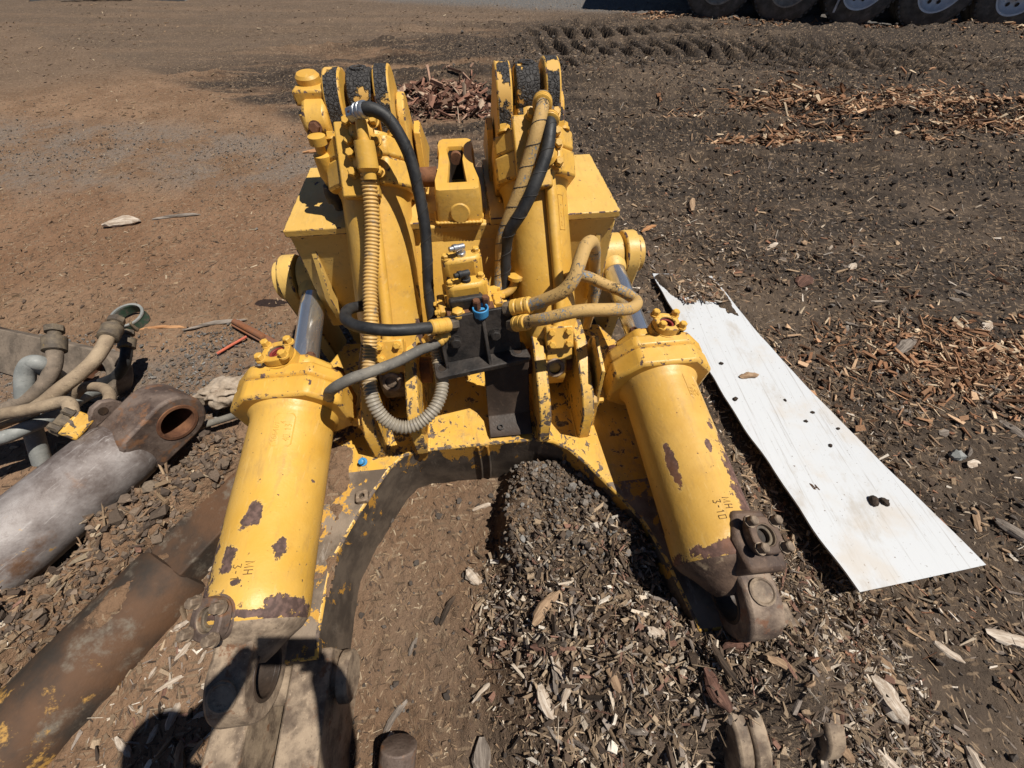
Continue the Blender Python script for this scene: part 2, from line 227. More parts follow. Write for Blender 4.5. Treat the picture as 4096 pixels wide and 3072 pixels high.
# ------------------------------------------------------------------ mesh helpers
def frame(o, z, up=(0, 0, 1)):
    z = Vector(z).normalized(); up = Vector(up)
    if abs(z.dot(up.normalized())) > 0.98: up = Vector((0, 1, 0)) if abs(z.y) < .9 else Vector((1, 0, 0))
    x = up.cross(z).normalized(); y = z.cross(x)
    m = Matrix((x, y, z)).transposed().to_4x4(); m.translation = Vector(o); return m      # local y ~ up, local z = axis
def T(x, y, z): return Matrix.Translation((x, y, z))
def RZm(a): return Matrix.Rotation(a, 4, 'Z')
class MB:
    def __init__(s): s.v = []; s.f = []; s.mi = []
    def add(s, vs, fs, m=0):
        k = len(s.v); s.v += [tuple(x) for x in vs]; s.f += [tuple(i + k for i in f) for f in fs]; s.mi += [m] * len(fs)
    def box(s, c, sz, Mx=None, m=0, taper=1.0):
        Mx = Mx or Matrix.Identity(4); x, y, z = sz[0] / 2, sz[1] / 2, sz[2] / 2
        vs = [Mx @ Vector((c[0] + a * x * (taper if e > 0 else 1), c[1] + b * y * (taper if e > 0 else 1), c[2] + e * z)) for e in (-1, 1) for a, b in ((-1, -1), (1, -1), (1, 1), (-1, 1))]
        s.add(vs, [(3, 2, 1, 0), (4, 5, 6, 7), (0, 1, 5, 4), (1, 2, 6, 5), (2, 3, 7, 6), (3, 0, 4, 7)], m); return s
    def prism(s, pts, d0, d1, Mx=None, m=0, msides=None, top=None):
        """outline in local xy extruded along local z"""
        Mx = Mx or Matrix.Identity(4); n = len(pts); area = sum(pts[i][0] * pts[(i + 1) % n][1] - pts[(i + 1) % n][0] * pts[i][1] for i in range(n))
        if area < 0: pts = pts[::-1]
        top = pts if top is None else top
        vs = [Mx @ Vector((p[0], p[1], d0)) for p in pts] + [Mx @ Vector((p[0], p[1], d1)) for p in top]
        s.add(vs, [tuple(range(n))[::-1], tuple(range(n, 2 * n))], m)
        k = len(s.v) - 2 * n; s.f += [(k + i, k + (i + 1) % n, k + n + (i + 1) % n, k + n + i) for i in range(n)]
        s.mi += [m if msides is None else msides] * n; return s
    def lathe(s, Mx, prof, n=32, m=0, cap=True):
        vs = []; fs = []
        for (d, r) in prof:
            for i in range(n):
                a = 2 * math.pi * i / n; vs.append(Mx @ Vector((r * math.cos(a), r * math.sin(a), d)))
        for j in range(len(prof) - 1):
            for i in range(n): fs.append((j * n + i, j * n + (i + 1) % n, (j + 1) * n + (i + 1) % n, (j + 1) * n + i))
        if cap: fs.append(tuple(range(n))[::-1]); q = (len(prof) - 1) * n; fs.append(tuple(range(q, q + n)))
        s.add(vs, fs, m); return s
    def ring(s, Mx, outer, ri, d0, d1, m=0, hole_m=None, floor=None):
        """plate with a round hole; outer = radius function of angle"""
        n = 40; vs = []
        for d in (d0, d1):
            for i in range(n):
                a = 2 * math.pi * i / n; r = outer(a); vs.append(Mx @ Vector((r * math.cos(a), r * math.sin(a), d)))
            for i in range(n):
                a = 2 * math.pi * i / n; vs.append(Mx @ Vector((ri * math.cos(a), ri * math.sin(a), d)))
        fs = []; hf = []
        for i in range(n):
            j = (i + 1) % n
            fs += [(i, j, 2 * n + j, 2 * n + i), (2 * n + i, 2 * n + j, 3 * n + j, 3 * n + i), (n + i, j + n, j, i)[::1]]
            hf.append((n + j, n + i, 3 * n + i, 3 * n + j))
        s.add(vs, fs, m); s.add([], [], m); k = len(s.v) - 4 * n
        s.f += [tuple(q + k for q in f) for f in hf]; s.mi += [m if hole_m is None else hole_m] * n
        return s
    def tube(s, pts, r, n=14, rmod=None, m=0, sub=8, smooth=True):
        P = [Vector(p) for p in pts]
        if smooth:
            Q = [P[0] * 2 - P[1]] + P + [P[-1] * 2 - P[-2]]; out = []
            for i in range(1, len(Q) - 2):
                for k in range(sub):
                    t = k / sub; a, b, c, d = Q[i - 1], Q[i], Q[i + 1], Q[i + 2]
                    out.append(0.5 * ((2 * b) + (c - a) * t + (2 * a - 5 * b + 4 * c - d) * t * t + (3 * b - a - 3 * c + d) * t ** 3))
            out.append(P[-1]); P = out
        if rmod:                                                     # even arc-length resample for ribs
            L = [0]
            for i in range(1, len(P)): L.append(L[-1] + (P[i] - P[i - 1]).length)
            N = int(L[-1] / rmod[0]); Q = []; j = 0
            for i in range(N + 1):
                d = L[-1] * i / N
                while j < len(L) - 2 and L[j + 1] < d: j += 1
                t = (d - L[j]) / max(1e-9, L[j + 1] - L[j]); Q.append(P[j].lerp(P[j + 1], t))
            P = Q
        t0 = (P[1] - P[0]).normalized(); u = t0.orthogonal().normalized(); vs = []; fs = []
        for i, p in enumerate(P):
            t = (P[min(i + 1, len(P) - 1)] - P[max(i - 1, 0)]).normalized(); u = (u - t * u.dot(t)).normalized(); w = t.cross(u)
            rr = r(i / (len(P) - 1)) if callable(r) else r
            if rmod: rr *= rmod[1][i % len(rmod[1])]
            for k in range(n):
                a = 2 * math.pi * k / n; vs.append(p + (u * math.cos(a) + w * math.sin(a)) * rr)
        for i in range(len(P) - 1):
            for k in range(n): fs.append((i * n + k, i * n + (k + 1) % n, (i + 1) * n + (k + 1) % n, (i + 1) * n + k))
        fs.append(tuple(range(n))[::-1]); q = (len(P) - 1) * n; fs.append(tuple(range(q, q + n)))
        s.add(vs, fs, m); return s
    def mesh(s, name, mats, sharp=38):
        me = bpy.data.meshes.new(name); me.from_pydata(s.v, [], s.f)
        for m in (mats if isinstance(mats, (list, tuple)) else [mats]): me.materials.append(M[m] if isinstance(m, str) else m)
        me.polygons.foreach_set('material_index', s.mi); me.polygons.foreach_set('use_smooth', [True] * len(s.f))
        me.set_sharp_from_angle(angle=R(sharp)); me.update(); return me
    def build(s, name, mats, parent=None, bevel=0.0, sharp=38, mx=None):
        o = bpy.data.objects.new(name, s.mesh(name, mats, sharp)); col.objects.link(o)
        if parent: o.parent = parent
        if mx is not None: o.matrix_local = mx
        if bevel:
            b = o.modifiers.new('bevel', 'BEVEL'); b.width = bevel; b.segments = 2; b.limit_method = 'ANGLE'; b.angle_limit = R(40); b.harden_normals = False
            mm = o.data.materials[0]
            if mm and mm.name in EDGE: o.data.materials.append(EDGE[mm.name]); b.material = len(o.data.materials) - 1
        return o
def tag(o, label=None, cat=None, group=None, kind=None):
    if label: o['label'] = label
    if cat: o['category'] = cat
    if group: o['group'] = group
    if kind: o['kind'] = kind
    return o
def empty(name, loc=(0, 0, 0), rz=0.0, parent=None):
    o = bpy.data.objects.new(name, None); col.objects.link(o); o.location = loc; o.rotation_euler = (0, 0, rz); o.empty_display_size = .1
    if parent: o.parent = parent
    return o
_bm = {}
def bolt(parent, p, nrm, size=0.014, mat='yellow_pad', length=None, spin=None, name='bolt'):
    """hexagon head on a washer, shared mesh"""
    h = length or size * 0.9; key = (round(size, 4), mat, round(h, 4))
    if key not in _bm:
        b = MB(); b.lathe(Matrix.Identity(4), [(-.004, size * 1.22), (size * .18, size * 1.22)], 16)
        hx = [(size * math.cos(R(60 * i)), size * math.sin(R(60 * i))) for i in range(6)]
        b.prism(hx, size * .17, h * .86); b.prism(hx, h * .86, h, top=[(x * .8, y * .8) for x, y in hx]); _bm[key] = b.mesh('bolt', mat)
    o = bpy.data.objects.new(name, _bm[key]); col.objects.link(o); o.parent = parent
    o.matrix_local = frame(p, nrm) @ RZm(random.uniform(0, 1) if spin is None else spin); return o
def sq(r, k=4.0):            # rounded-square radius function
    return lambda a: r / (abs(math.cos(a)) ** k + abs(math.sin(a)) ** k) ** (1 / k)
GL = {'0': [[(0, 0), (.6, 0), (.6, 1), (0, 1), (0, 0)]], '1': [[(.1, .8), (.3, 1), (.3, 0)]], '2': [[(0, 1), (.6, 1), (.6, .5), (0, .5), (0, 0), (.6, 0)]],
      '3': [[(0, 1), (.55, 1), (.25, .55), (.6, .3), (.4, 0), (0, .05)]], '4': [[(.5, 0), (.5, 1), (0, .35), (.65, .35)]], '5': [[(.6, 1), (.05, 1), (0, .55), (.5, .55), (.6, .25), (.4, 0), (0, 0)]],
      '6': [[(.5, 1), (.1, .6), (0, .2), (.3, 0), (.6, .2), (.5, .5), (.05, .45)]], '7': [[(0, 1), (.6, 1), (.2, 0)]], '8': [[(.3, .5), (.05, .75), (.3, 1), (.55, .75), (.3, .5), (0, .25), (.3, 0), (.6, .25), (.3, .5)]],
      'M': [[(0, 0), (.08, 1), (.42, .1), (.76, 1), (.84, 0)]], 'H': [[(0, 0), (0, 1)], [(.6, 0), (.6, 1)], [(0, .5), (.6, .5)]], '-': [[(.1, .5), (.5, .5)]],
      'D': [[(0, 0), (0, 1), (.45, .85), (.55, .4), (.35, 0), (0, 0)]], ' ': []}
def strokes(b, text, pos, size, fn, r=0.0012):
    """handwritten/stamped characters mapped by fn(u, v) -> (point)"""
    x = 0
    for ch in text:
        for st in GL[ch]:
            pts = [fn(pos[0] + (x + p[0]) * size * .75, pos[1] + p[1] * size) for p in st]
            b.tube(pts, r, 6, smooth=False)
        x += 0.95 if ch != 'M' else 1.25
    return b

# value noise on arrays
def vnoise(x, y, seed=0):
    xi = np.floor(x).astype(np.int64); yi = np.floor(y).astype(np.int64); fx = x - xi; fy = y - yi
    fx = fx * fx * (3 - 2 * fx); fy = fy * fy * (3 - 2 * fy)
    def h(a, b):
        n = (a * 374761393 + b * 668265263 + seed * 1274126177) & 0xffffffff
        n = ((n ^ (n >> 13)) * 1274126177) & 0xffffffff; return ((n ^ (n >> 16)) & 0xffff) / 65535.0
    return (h(xi, yi) * (1 - fx) + h(xi + 1, yi) * fx) * (1 - fy) + (h(xi, yi + 1) * (1 - fx) + h(xi + 1, yi + 1) * fx) * fy
def fbm(x, y, sc, oct=4, seed=0, gain=.5):
    t = 0; a = 1; s = 0
    for i in range(oct): t = t + a * (vnoise(x * sc + 17.3 * i, y * sc - 9.1 * i, seed + i) - .5); s += a; a *= gain; sc *= 2.03
    return t / s
def sst(x, a, b): t = np.clip((x - a) / (b - a), 0, 1); return t * t * (3 - 2 * t)
def seg_d(x, y, a, b):
    ax, ay = a; bx, by = b; dx, dy = bx - ax, by - ay; t = np.clip(((x - ax) * dx + (y - ay) * dy) / (dx * dx + dy * dy), 0, 1)
    return np.hypot(x - ax - t * dx, y - ay - t * dy)
YAW = R(6.5); OX = -.025
def loc2w(lx, ly): c, s = math.cos(YAW), math.sin(YAW); return lx * c - ly * s + OX, lx * s + ly * c

# ------------------------------------------------------------------ ground
def mound_mask(x, y):
    """steep-sided clod bank lying inside the frame"""
    xl = -0.01 + .20 * fbm(x, y, 4.5, 4, 3)
    return sst(x, xl - .05, xl + .055) * (1 - sst(x, .44, .56)) * sst(y, .25, .45) * (1 - sst(y, .74, .82))
def heap_h(x, y):
    w = fbm(x, y, 3, 3, 11)
    h = .21 * np.exp(-((x - .36) / .32) ** 2 - ((y - .16) / .24) ** 2)
    h = h + .27 * np.exp(-((x - .78) / .26) ** 2 - ((y - .04) / .15) ** 2)
    h = h + .10 * sst(x, -.12, .12) * np.exp(-((y + .05) / .45) ** 2) * (1 - sst(x, 1.0, 1.6))
    nb = 1 - sst(x, 1.0, 1.15) * (1 - sst(x, 1.75, 1.9)) * sst(y, .12, .26)
    return h * (1 + .7 * w) * nb
def hgt(x, y, fine=True):
    h = .05 * fbm(x, y, .5, 3, 1) + .030 * fbm(x, y, 2.1, 4, 2)
    near = 1 - sst(np.hypot(x, y - 1), 2.2, 4.5); h = h * (1 - .6 * near)
    d = mound_mask(x, y); h = h + d * (.15 + .09 * fbm(x, y, 8, 5, 5, .65) + .05 * sst(x, 0, .3))
    h = h + heap_h(x, y)
    # bank of clods left of the lift cylinder
    dd = seg_d(x, y, (-1.24, .80), (-1.72, .02)) + .08 * fbm(x, y, 6, 3, 9); h = h + .17 * (1 - sst(dd, .06, .17)) * (1 + 1.5 * fbm(x, y, 8, 5, 8, .65))
    # soil pushed up along the wheel ruts behind
    for yy, hh, w_ in ((3.55, .07, .35), (4.15, -.05, .25), (5.9, .09, .45), (6.8, -.06, .3), (7.6, .10, .4)):
        yc = yy + .08 * x + .25 * fbm(x, y * 0, .45, 2, 21); m = sst(x, -2.8, -.6)
        h = h + hh * m * np.exp(-((y - yc) / w_) ** 2)
    for cx, cy, rx, ry, hh in ((-.75, 5.25, .42, .30, .12), (4.6, 5.05, 1.5, .42, .06), (3.2, 5.2, .45, .25, .04), (2.35, 1.42, .40, .22, .02)): h = h + hh * np.exp(-((x - cx) / rx) ** 2 - ((y - cy) / ry) ** 2) * (1 + 1.2 * fbm(x, y, 4, 3, 51))
    for k_, yy in enumerate((3.55, 3.9, 4.55, 5.75, 6.25, 6.55, 7.75, 9.0)):          # berms squeezed up beside the ruts
        yc = yy + .07 * x + .22 * fbm(x, y * 0, .6, 3, 121 + k_); m = sst(x + .9 * (y - 3.5), -1.6, .2); h = h + m * .075 * np.exp(-np.abs(y - yc) / .07) * (.6 + 1.6 * np.clip(fbm(x, y, 2.5, 3, 131 + k_) + .3, 0, 1))
    # crawler prints far right
    for yc0, s0 in ((6.7, 0), (7.6, .1), (8.7, .2)):
        yc = yc0 - .02 * x; m = np.exp(-(np.abs(y - yc) / .28) ** 4) * sst(x, -.2, .8) * (1 - sst(x, 6.2, 7.8)); h = h * (1 - .85 * m)
        ph = (x + (y - yc) * .45 + s0) / .30; saw = np.abs((ph % 1) - .5) * 2
        h = h + m * (.14 * sst(saw, .36, .64) - .08)
    ch = sst(y + .67 * x, 3.1, 3.8) * sst(y, 2.6, 3.6) * (1 - sst(y - .55 * x, 8.5, 10)); rid = fbm(x * .45, y * 2.0, 1.5, 4, 61, .55); h = h + ch * (.22 * rid + .08 * np.abs(fbm(x, y, 4, 4, 63, .65)))
    dens = .45 + .55 * sst(x, -.9, .7); lump = np.abs(fbm(x, y, 9, 4, 31, .6)); h = h + dens * .035 * lump
    if fine: h = h + (.010 + .012 * dens) * fbm(x, y, 30, 3, 41, .6)
    return h
def axis_pts(lo, hi, c, d0, growth):
    out = [c]; d = d0; x = c
    while x < hi: x += d; out.append(x); d = d0 + growth * max(0, x - c)
    left = []; x = c
    while x > lo: d = d0 + growth * max(0, c - x); x -= d; left.append(x)
    return np.array(left[::-1] + out)
gx = np.unique(np.concatenate([axis_pts(-16, -1.8, -1.8, .009, .010), np.arange(-1.8, 1.9, .009), axis_pts(1.9, 16, 1.9, .009, .0105)]))
gy = np.unique(np.concatenate([axis_pts(-1.6, -.5, -.5, .009, .03), np.arange(-.5, 1.4, .009), axis_pts(1.4, 17, 1.4, .0088, .0085)]))
X, Y = np.meshgrid(gx, gy); Z = hgt(X, Y)
edge = np.minimum.reduce([X + 16, 16 - X, Y + 1.6, 17 - Y]); Z = Z * sst(edge, 0, 1.0)
def grid_mesh(name, X, Y, Z, mat, keep=None):
    ny, nx = X.shape; me = bpy.data.meshes.new(name)
    idx = np.arange(nx * ny).reshape(ny, nx)
    q = np.stack([idx[:-1, :-1], idx[:-1, 1:], idx[1:, 1:], idx[1:, :-1]], -1).reshape(-1, 4)
    co = np.stack([X, Y, Z], -1).reshape(-1, 3)
    if keep is not None:
        kf = (keep[:-1, :-1] & keep[:-1, 1:] & keep[1:, 1:] & keep[1:, :-1]).reshape(-1); q = q[kf]
        used = np.unique(q); remap = np.full(nx * ny, -1); remap[used] = np.arange(len(used)); q = remap[q]; co = co[used]
    me.vertices.add(len(co)); me.vertices.foreach_set('co', co.astype(np.float32).ravel())
    me.loops.add(q.size); me.loops.foreach_set('vertex_index', q.astype(np.int32).ravel())
    me.polygons.add(len(q)); me.polygons.foreach_set('loop_start', np.arange(0, q.size, 4, dtype=np.int32)); me.polygons.foreach_set('loop_total', np.full(len(q), 4, np.int32))
    me.update(calc_edges=True); me.polygons.foreach_set('use_smooth', np.ones(len(q), bool)); me.materials.append(M[mat] if isinstance(mat, str) else mat)
    return me
# soil material: brown fines, black loam, grey gravel, rusty patches
g = NG('soil'); p = g.pos(); xyz = g.sep(p); px, py = xyz[0], xyz[1]
n_big = g.noise(p, 0.55, 3); n_mid = g.noise(p, 2.2, 5, .6); n_f = g.noise(p, 28, 5, .72); n_ff = g.noise(p, 150, 3, .75)
brown = g.mix(g.ss(n_mid, .35, .65), (0.178, 0.106, 0.062), (0.245, 0.153, 0.094))
red = g.mix(n_f, (0.185, 0.092, 0.048), (0.225, 0.120, 0.066))
dark = g.mix(g.ss(n_mid, .35, .65), (0.050, 0.037, 0.028), (0.108, 0.079, 0.057))
grav = g.mix(g.ss(n_f, .4, .65), (0.115, 0.104, 0.092), (0.205, 0.190, 0.172))
wn = g.math('MULTIPLY_ADD', n_big, 2.6, -1.3); wm = g.math('MULTIPLY_ADD', n_mid, 1.2, -0.6)
side = g.ss(g.math('ADD', g.math('ADD', px, wn), wm), -1.0, 0.5)                     # 0 = trodden fines on the left, 1 = loam on the right
c = g.mix(side, brown, dark)
c = g.mix(g.math('MULTIPLY', g.math('MULTIPLY', g.ss(g.math('ADD', g.math('ABSOLUTE', g.math('SUBTRACT', py, 2.7)), wm), 1.0, .3), g.math('SUBTRACT', 1.0, side)), .4), c, red)
yb = g.math('ADD', py, g.math('MULTIPLY', wn, .5))
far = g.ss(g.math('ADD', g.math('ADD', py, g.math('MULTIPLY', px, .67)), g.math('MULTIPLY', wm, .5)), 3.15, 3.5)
bands = g.ss(g.noise(g.map(p, (.16, 1.7, 1), rot=(0, 0, -.07)), 1.5, 7, .66), .40, .54)  # churned loam bands, their darkness also standing in for weak ridge shading
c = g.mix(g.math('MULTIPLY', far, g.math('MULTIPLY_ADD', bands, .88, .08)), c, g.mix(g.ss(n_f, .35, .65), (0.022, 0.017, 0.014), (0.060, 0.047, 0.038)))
fb = g.ss(g.math('ADD', py, g.math('MULTIPLY', px, -.55)), 8.2, 10.0); c = g.mix(g.math('MULTIPLY', fb, .8), c, g.mix(n_mid, (0.112, 0.078, 0.053), (0.160, 0.114, 0.081)))
gm = g.math('MAXIMUM', g.ss(g.math('SUBTRACT', 1.0, g.math('ABSOLUTE', g.math('SUBTRACT', g.math('MULTIPLY', g.math('ADD', yb, g.math('MULTIPLY', px, .10)), 1.0), 3.75))), .15, .60),
            g.ss(g.math('SUBTRACT', 1.0, g.math('MULTIPLY', g.math('ABSOLUTE', g.math('SUBTRACT', yb, 1.42)), 2.2)), .30, .7))
gm = g.math('MULTIPLY', g.math('MULTIPLY', gm, g.ss(px, -.7, -1.1)), g.ss(g.math('ADD', n_mid, g.math('MULTIPLY', n_f, .4)), .56, .80)); c = g.mix(g.math('MULTIPLY', gm, .6), c, grav)
c = g.mix(g.ss(g.math('ADD', py, g.math('MULTIPLY', px, .27)), 10.3, 11.1), c, g.mix(n_f, (0.09, 0.088, 0.086), (0.15, 0.145, 0.14)))     # gravel hard-standing under the trailer
c = g.mix(g.math('MULTIPLY', g.ss(n_f, .52, .70), .6), c, (0.036, 0.027, 0.020))
c = g.mix(g.math('MULTIPLY', g.ss(n_ff, .60, .72), .4), c, (0.25, 0.18, 0.12))
fh = None
for ang, scl, off in ((.35, 85, 1.0), (1.45, 62, 4.0), (2.5, 95, 7.0)):       # fine wood slivers lying every way
    vv = g.map(g.map(p, rot=(0, 0, ang), loc=(off, off, 0)), (1, .20, .3)); vn = g.n('ShaderNodeTexVoronoi'); g.put(vn.inputs['Vector'], vv); vn.inputs['Scale'].default_value = scl
    rc = g.sep(vn.outputs['Color']); mk_ = g.math('MULTIPLY', g.ss(vn.outputs['Distance'], .34, .24), g.ss(rc[1], .42, .50))
    fc = g.mix(rc[0], (0.055, 0.036, 0.024), (0.30, 0.215, 0.14)); c = g.mix(g.math('MULTIPLY', mk_, .85), c, fc); fh = mk_ if fh is None else g.math('MAXIMUM', fh, mk_)
c = g.mix(g.spots(p, [((-1.50, 1.93, 0), (.10, .035, 1)), ((-1.27, 1.98, 0), (.14, .05, 1)), ((-1.05, 1.97, 0), (.09, .05, 1))], .5, 9), c, (0.035, 0.022, 0.018))   # oil stains
g.fin(c, 0.95, 0, 0.15)
bh = g.math('ADD', g.math('MULTIPLY', n_f, 1.0), g.math('MULTIPLY', n_ff, .45)); bh = g.math('ADD', bh, g.math('MULTIPLY', g.voro(p, 45), -.3))
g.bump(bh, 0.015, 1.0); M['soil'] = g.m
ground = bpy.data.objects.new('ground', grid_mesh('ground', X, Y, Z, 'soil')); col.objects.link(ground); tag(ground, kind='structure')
b = MB(); B_ = 300                                                    # the yard goes on, joined to the rim of the near sheet
b.add([(-16, -1.6, 0), (16, -1.6, 0), (16, 17, 0), (-16, 17, 0), (-B_, -B_, 0), (B_, -B_, 0), (B_, B_, 0), (-B_, B_, 0)], [(4, 5, 1, 0), (5, 6, 2, 1), (6, 7, 3, 2), (7, 4, 0, 3)])
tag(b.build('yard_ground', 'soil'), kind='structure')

# ------------------------------------------------------------------ the ripper attachment
rip = empty('ripper_attachment', (OX, 0, 0), YAW)
tag(rip, 'yellow hydraulic ripper attachment with four cylinders lying in the mulch yard', 'ripper')
ZF = .30
OUT = [(-.80, .14), (-.505, .14), (-.512, .20), (-.51, .30), (-.505, .40), (-.465, .49), (-.43, .56), (-.39, .63), (-.345, .705), (-.30, .75), (-.25, .765), (.21, .765), (.27, .745), (.32, .71), (.375, .64), (.425, .56), (.47, .49), (.52, .40),
       (.55, .29), (.572, .14), (.58, .08), (.84, .08), (.80, .56), (.80, .95), (.60, 1.37), (-.60, 1.37), (-.80, .95), (-.80, .705)]
b = MB(); n_ = len(OUT)
b.add([(x, y, -.02) for x, y in OUT] + [(x, y, ZF) for x, y in OUT], [tuple(range(n_))[::-1]], 1)
b.f += [tuple(n_ + i for i in list(range(0, 9)) + [27]), tuple(n_ + i for i in list(range(8, 16)) + list(range(22, 28))), tuple(n_ + i for i in range(15, 23))]; b.mi += [2, 0, 2]
b.f += [(i, (i + 1) % n_, n_ + (i + 1) % n_, n_ + i) for i in range(n_)]; b.mi += [1] * n_
fr = b.build('lower_frame', ['yellow_plate', 'arm_wall', 'arm_top'], rip, .008)
arm_l = arm_r = fr
# weld ridge down the middle of the frame's front wall
MB().tube([(.015, .7635, .29), (.02, .762, .15), (.015, .7625, .02)], .006, 8).tube([(-.02, .7635, .29), (-.016, .762, .15), (-.02, .7625, .02)], .005, 8).build('weld', 'arm_wall', fr)
def lug(parent, name, x0, x1, cy, cz, r, y1, mat, z0=-.05):
    pts = [(y1, z0), (y1, cz + r * 1.0)] + [(cy + r * math.cos(a), cz + r * math.sin(a)) for a in [R(90 + 9 * i) for i in range(21)]] + [(cy, z0)]
    Mx = Matrix(((0, 0, 1, 0), (1, 0, 0, 0), (0, 1, 0, 0), (0, 0, 0, 1)))
    return MB().prism(pts, x0, x1, Mx).build(name, mat, parent, .008)
lug(arm_l, 'lug', -.588, -.478, -.26, .14, .13, .17, 'steel_lug'); lug(arm_l, 'lug', -.785, -.690, -.28, .12, .12, .17, 'steel_lug')
lug(arm_r, 'lug', .585, .625, -.12, .168, .125, .13, 'steel_lug'); lug(arm_r, 'lug', .628, .672, -.125, .165, .125, .13, 'steel_lug'); lug(arm_r, 'lug', .835, .885, -.12, .165, .115, .13, 'steel_lug')
MB().lathe(frame((-.70, .10, .20), (1, 0, 0)), [(0, .050), (.235, .050), (.24, .066), (.262, .066), (.268, .06)], 28).build('pivot_pin', 'steel_lug', arm_l)
# box beam with overhanging top plate, sloping front plate, gussets
MB().box((-.02, 1.593, .64), (1.185, .468, .438)).build('box_beam', 'yellow_beam', rip, .006)
for x0, x1 in ((-.62, -.135), (.10, .58)):
    MB().box(((x0 + x1) / 2, 1.5875, .8735), (x1 - x0, .485, .026)).build('top_plate', 'yellow_beam', rip, .004)
MXY = Matrix(((0, 0, 1, 0), (1, 0, 0, 0), (0, 1, 0, 0), (0, 0, 0, 1)))          # (y, z, x) profile plane
MB().prism([(1.15, .28), (1.24, .50), (1.375, .84), (1.40, .866), (1.45, .868), (1.45, .28)], -.42, .40, MXY).build('front_plate', 'yellow', rip, .01)
for x in (-.565, .505): MB().prism([(1.378, .85), (1.30, .62), (1.32, .50), (1.378, .46)], x, x + .022, MXY).build('gusset', 'yellow_beam', rip, .003)
# slotted post for the shank
prof = [(-.082, 1.37), (-.070, 1.362), (.058, 1.362), (.070, 1.37), (.074, 1.44), (.060, 1.54), (.058, 1.66), (.066, 1.74), (.060, 1.785), (.045, 1.80), (-.055, 1.80), (-.070, 1.785), (-.076, 1.74), (-.070, 1.66), (-.074, 1.54), (-.086, 1.44)]
slot = [(-.036, 1.425), (.026, 1.425), (.022, 1.50), (.018, 1.60), (.026, 1.69), (.020, 1.715), (-.030, 1.715), (-.036, 1.69), (-.028, 1.60), (-.032, 1.50)]
bm = bmesh.new()
def loopv(pts, z): return [bm.verts.new((x, y, z)) for x, y in pts]
o0, o1, o2 = loopv([(x * 1.10, 1.56 + (y - 1.56) * 1.02) for x, y in prof], .80), loopv([(x * 1.03, y) for x, y in prof], .955), loopv([(x * .96 - .0, 1.58 + (y - 1.58) * .97) for x, y in prof], .985)
i2, i1, i0 = loopv([(x * 1.12, 1.57 + (y - 1.57) * 1.03) for x, y in slot], .985), loopv(slot, .972), loopv(slot, .70)
def bridge(a, c):
    n = len(a)
    for i in range(n): bm.faces.new((a[i], a[(i + 1) % n], c[(i + 1) % n], c[i]))
bridge(o0, o1); bridge(o1, o2); bridge(i2, i1); n_out = len(bm.faces); bridge(i1, i0); bm.faces.new(i0)
bm.faces.ensure_lookup_table()
for f_ in bm.faces[n_out:]: f_.material_index = 1  # slot walls in darker rust brown, painting in the shade inside
bmesh.ops.bridge_loops(bm, edges=[e for e in bm.edges if all(v in o2 for v in e.verts) or all(v in i2 for v in e.verts)])
bmesh.ops.recalc_face_normals(bm, faces=bm.faces)
me = bpy.data.meshes.new('shank_post'); bm.to_mesh(me); bm.free(); me.materials.append(M['yellow_pad']); me.materials.append(M['brown_iron']); me.polygons.foreach_set('use_smooth', [True] * len(me.polygons)); me.set_sharp_from_angle(angle=R(42))
post = bpy.data.objects.new('shank_post', me); col.objects.link(post); post.parent = rip
MB().lathe(frame((-.005, 1.366, .905), (0, -1, .12)), [(-.01, .036), (.008, .036), (.012, .031)], 24).build('boss', 'yellow_pad', post)
MB().lathe(frame((-.005, 1.70, .955), (0, -1, .1)), [(0, .022), (.03, .022)], 20).build('shank_pin', 'rust', post)
MB().lathe(frame((-.22, 1.56, .945), (1, 0, 0)), [(0, .034), (.14, .034)], 24).build('pin_rod', 'rust', rip)
# ears at the top
def ear(x0, x1, cy, cz, r, y0, y1, mats=('yellow', 'crusted')):
    pts = [(y0, .86), (y0 + .0, .90)] + [(cy + r * math.cos(a), cz + r * math.sin(a)) for a in [R(175 - 9 * i) for i in range(18)]] + [(y1, .93), (y1, .86)]
    return MB().prism(pts, x0, x1, MXY, m=0, msides=1).build('ear_plate', list(mats), rip, .006)
ear(-.400, -.345, 1.635, 1.160, .105, 1.50, 1.86); ear(-.242, -.190, 1.635, 1.162, .108, 1.48, 1.90)
ear(.150, .203, 1.635, 1.160, .108, 1.48, 1.98); ear(.313, .365, 1.635, 1.168, .108, 1.50, 1.86)
ear(-.188, -.160, 1.66, 1.10, .085, 1.50, 1.86, ('yellow', 'yellow_pad')); ear(.366, .392, 1.66, 1.10, .085, 1.52, 1.82)
for x in (-.150, .12): MB().prism([(1.62, .87), (1.66, 1.06), (1.72, 1.08), (2.02, .87)], x, x + .024, MXY).build('gusset', 'yellow', rip, .003)

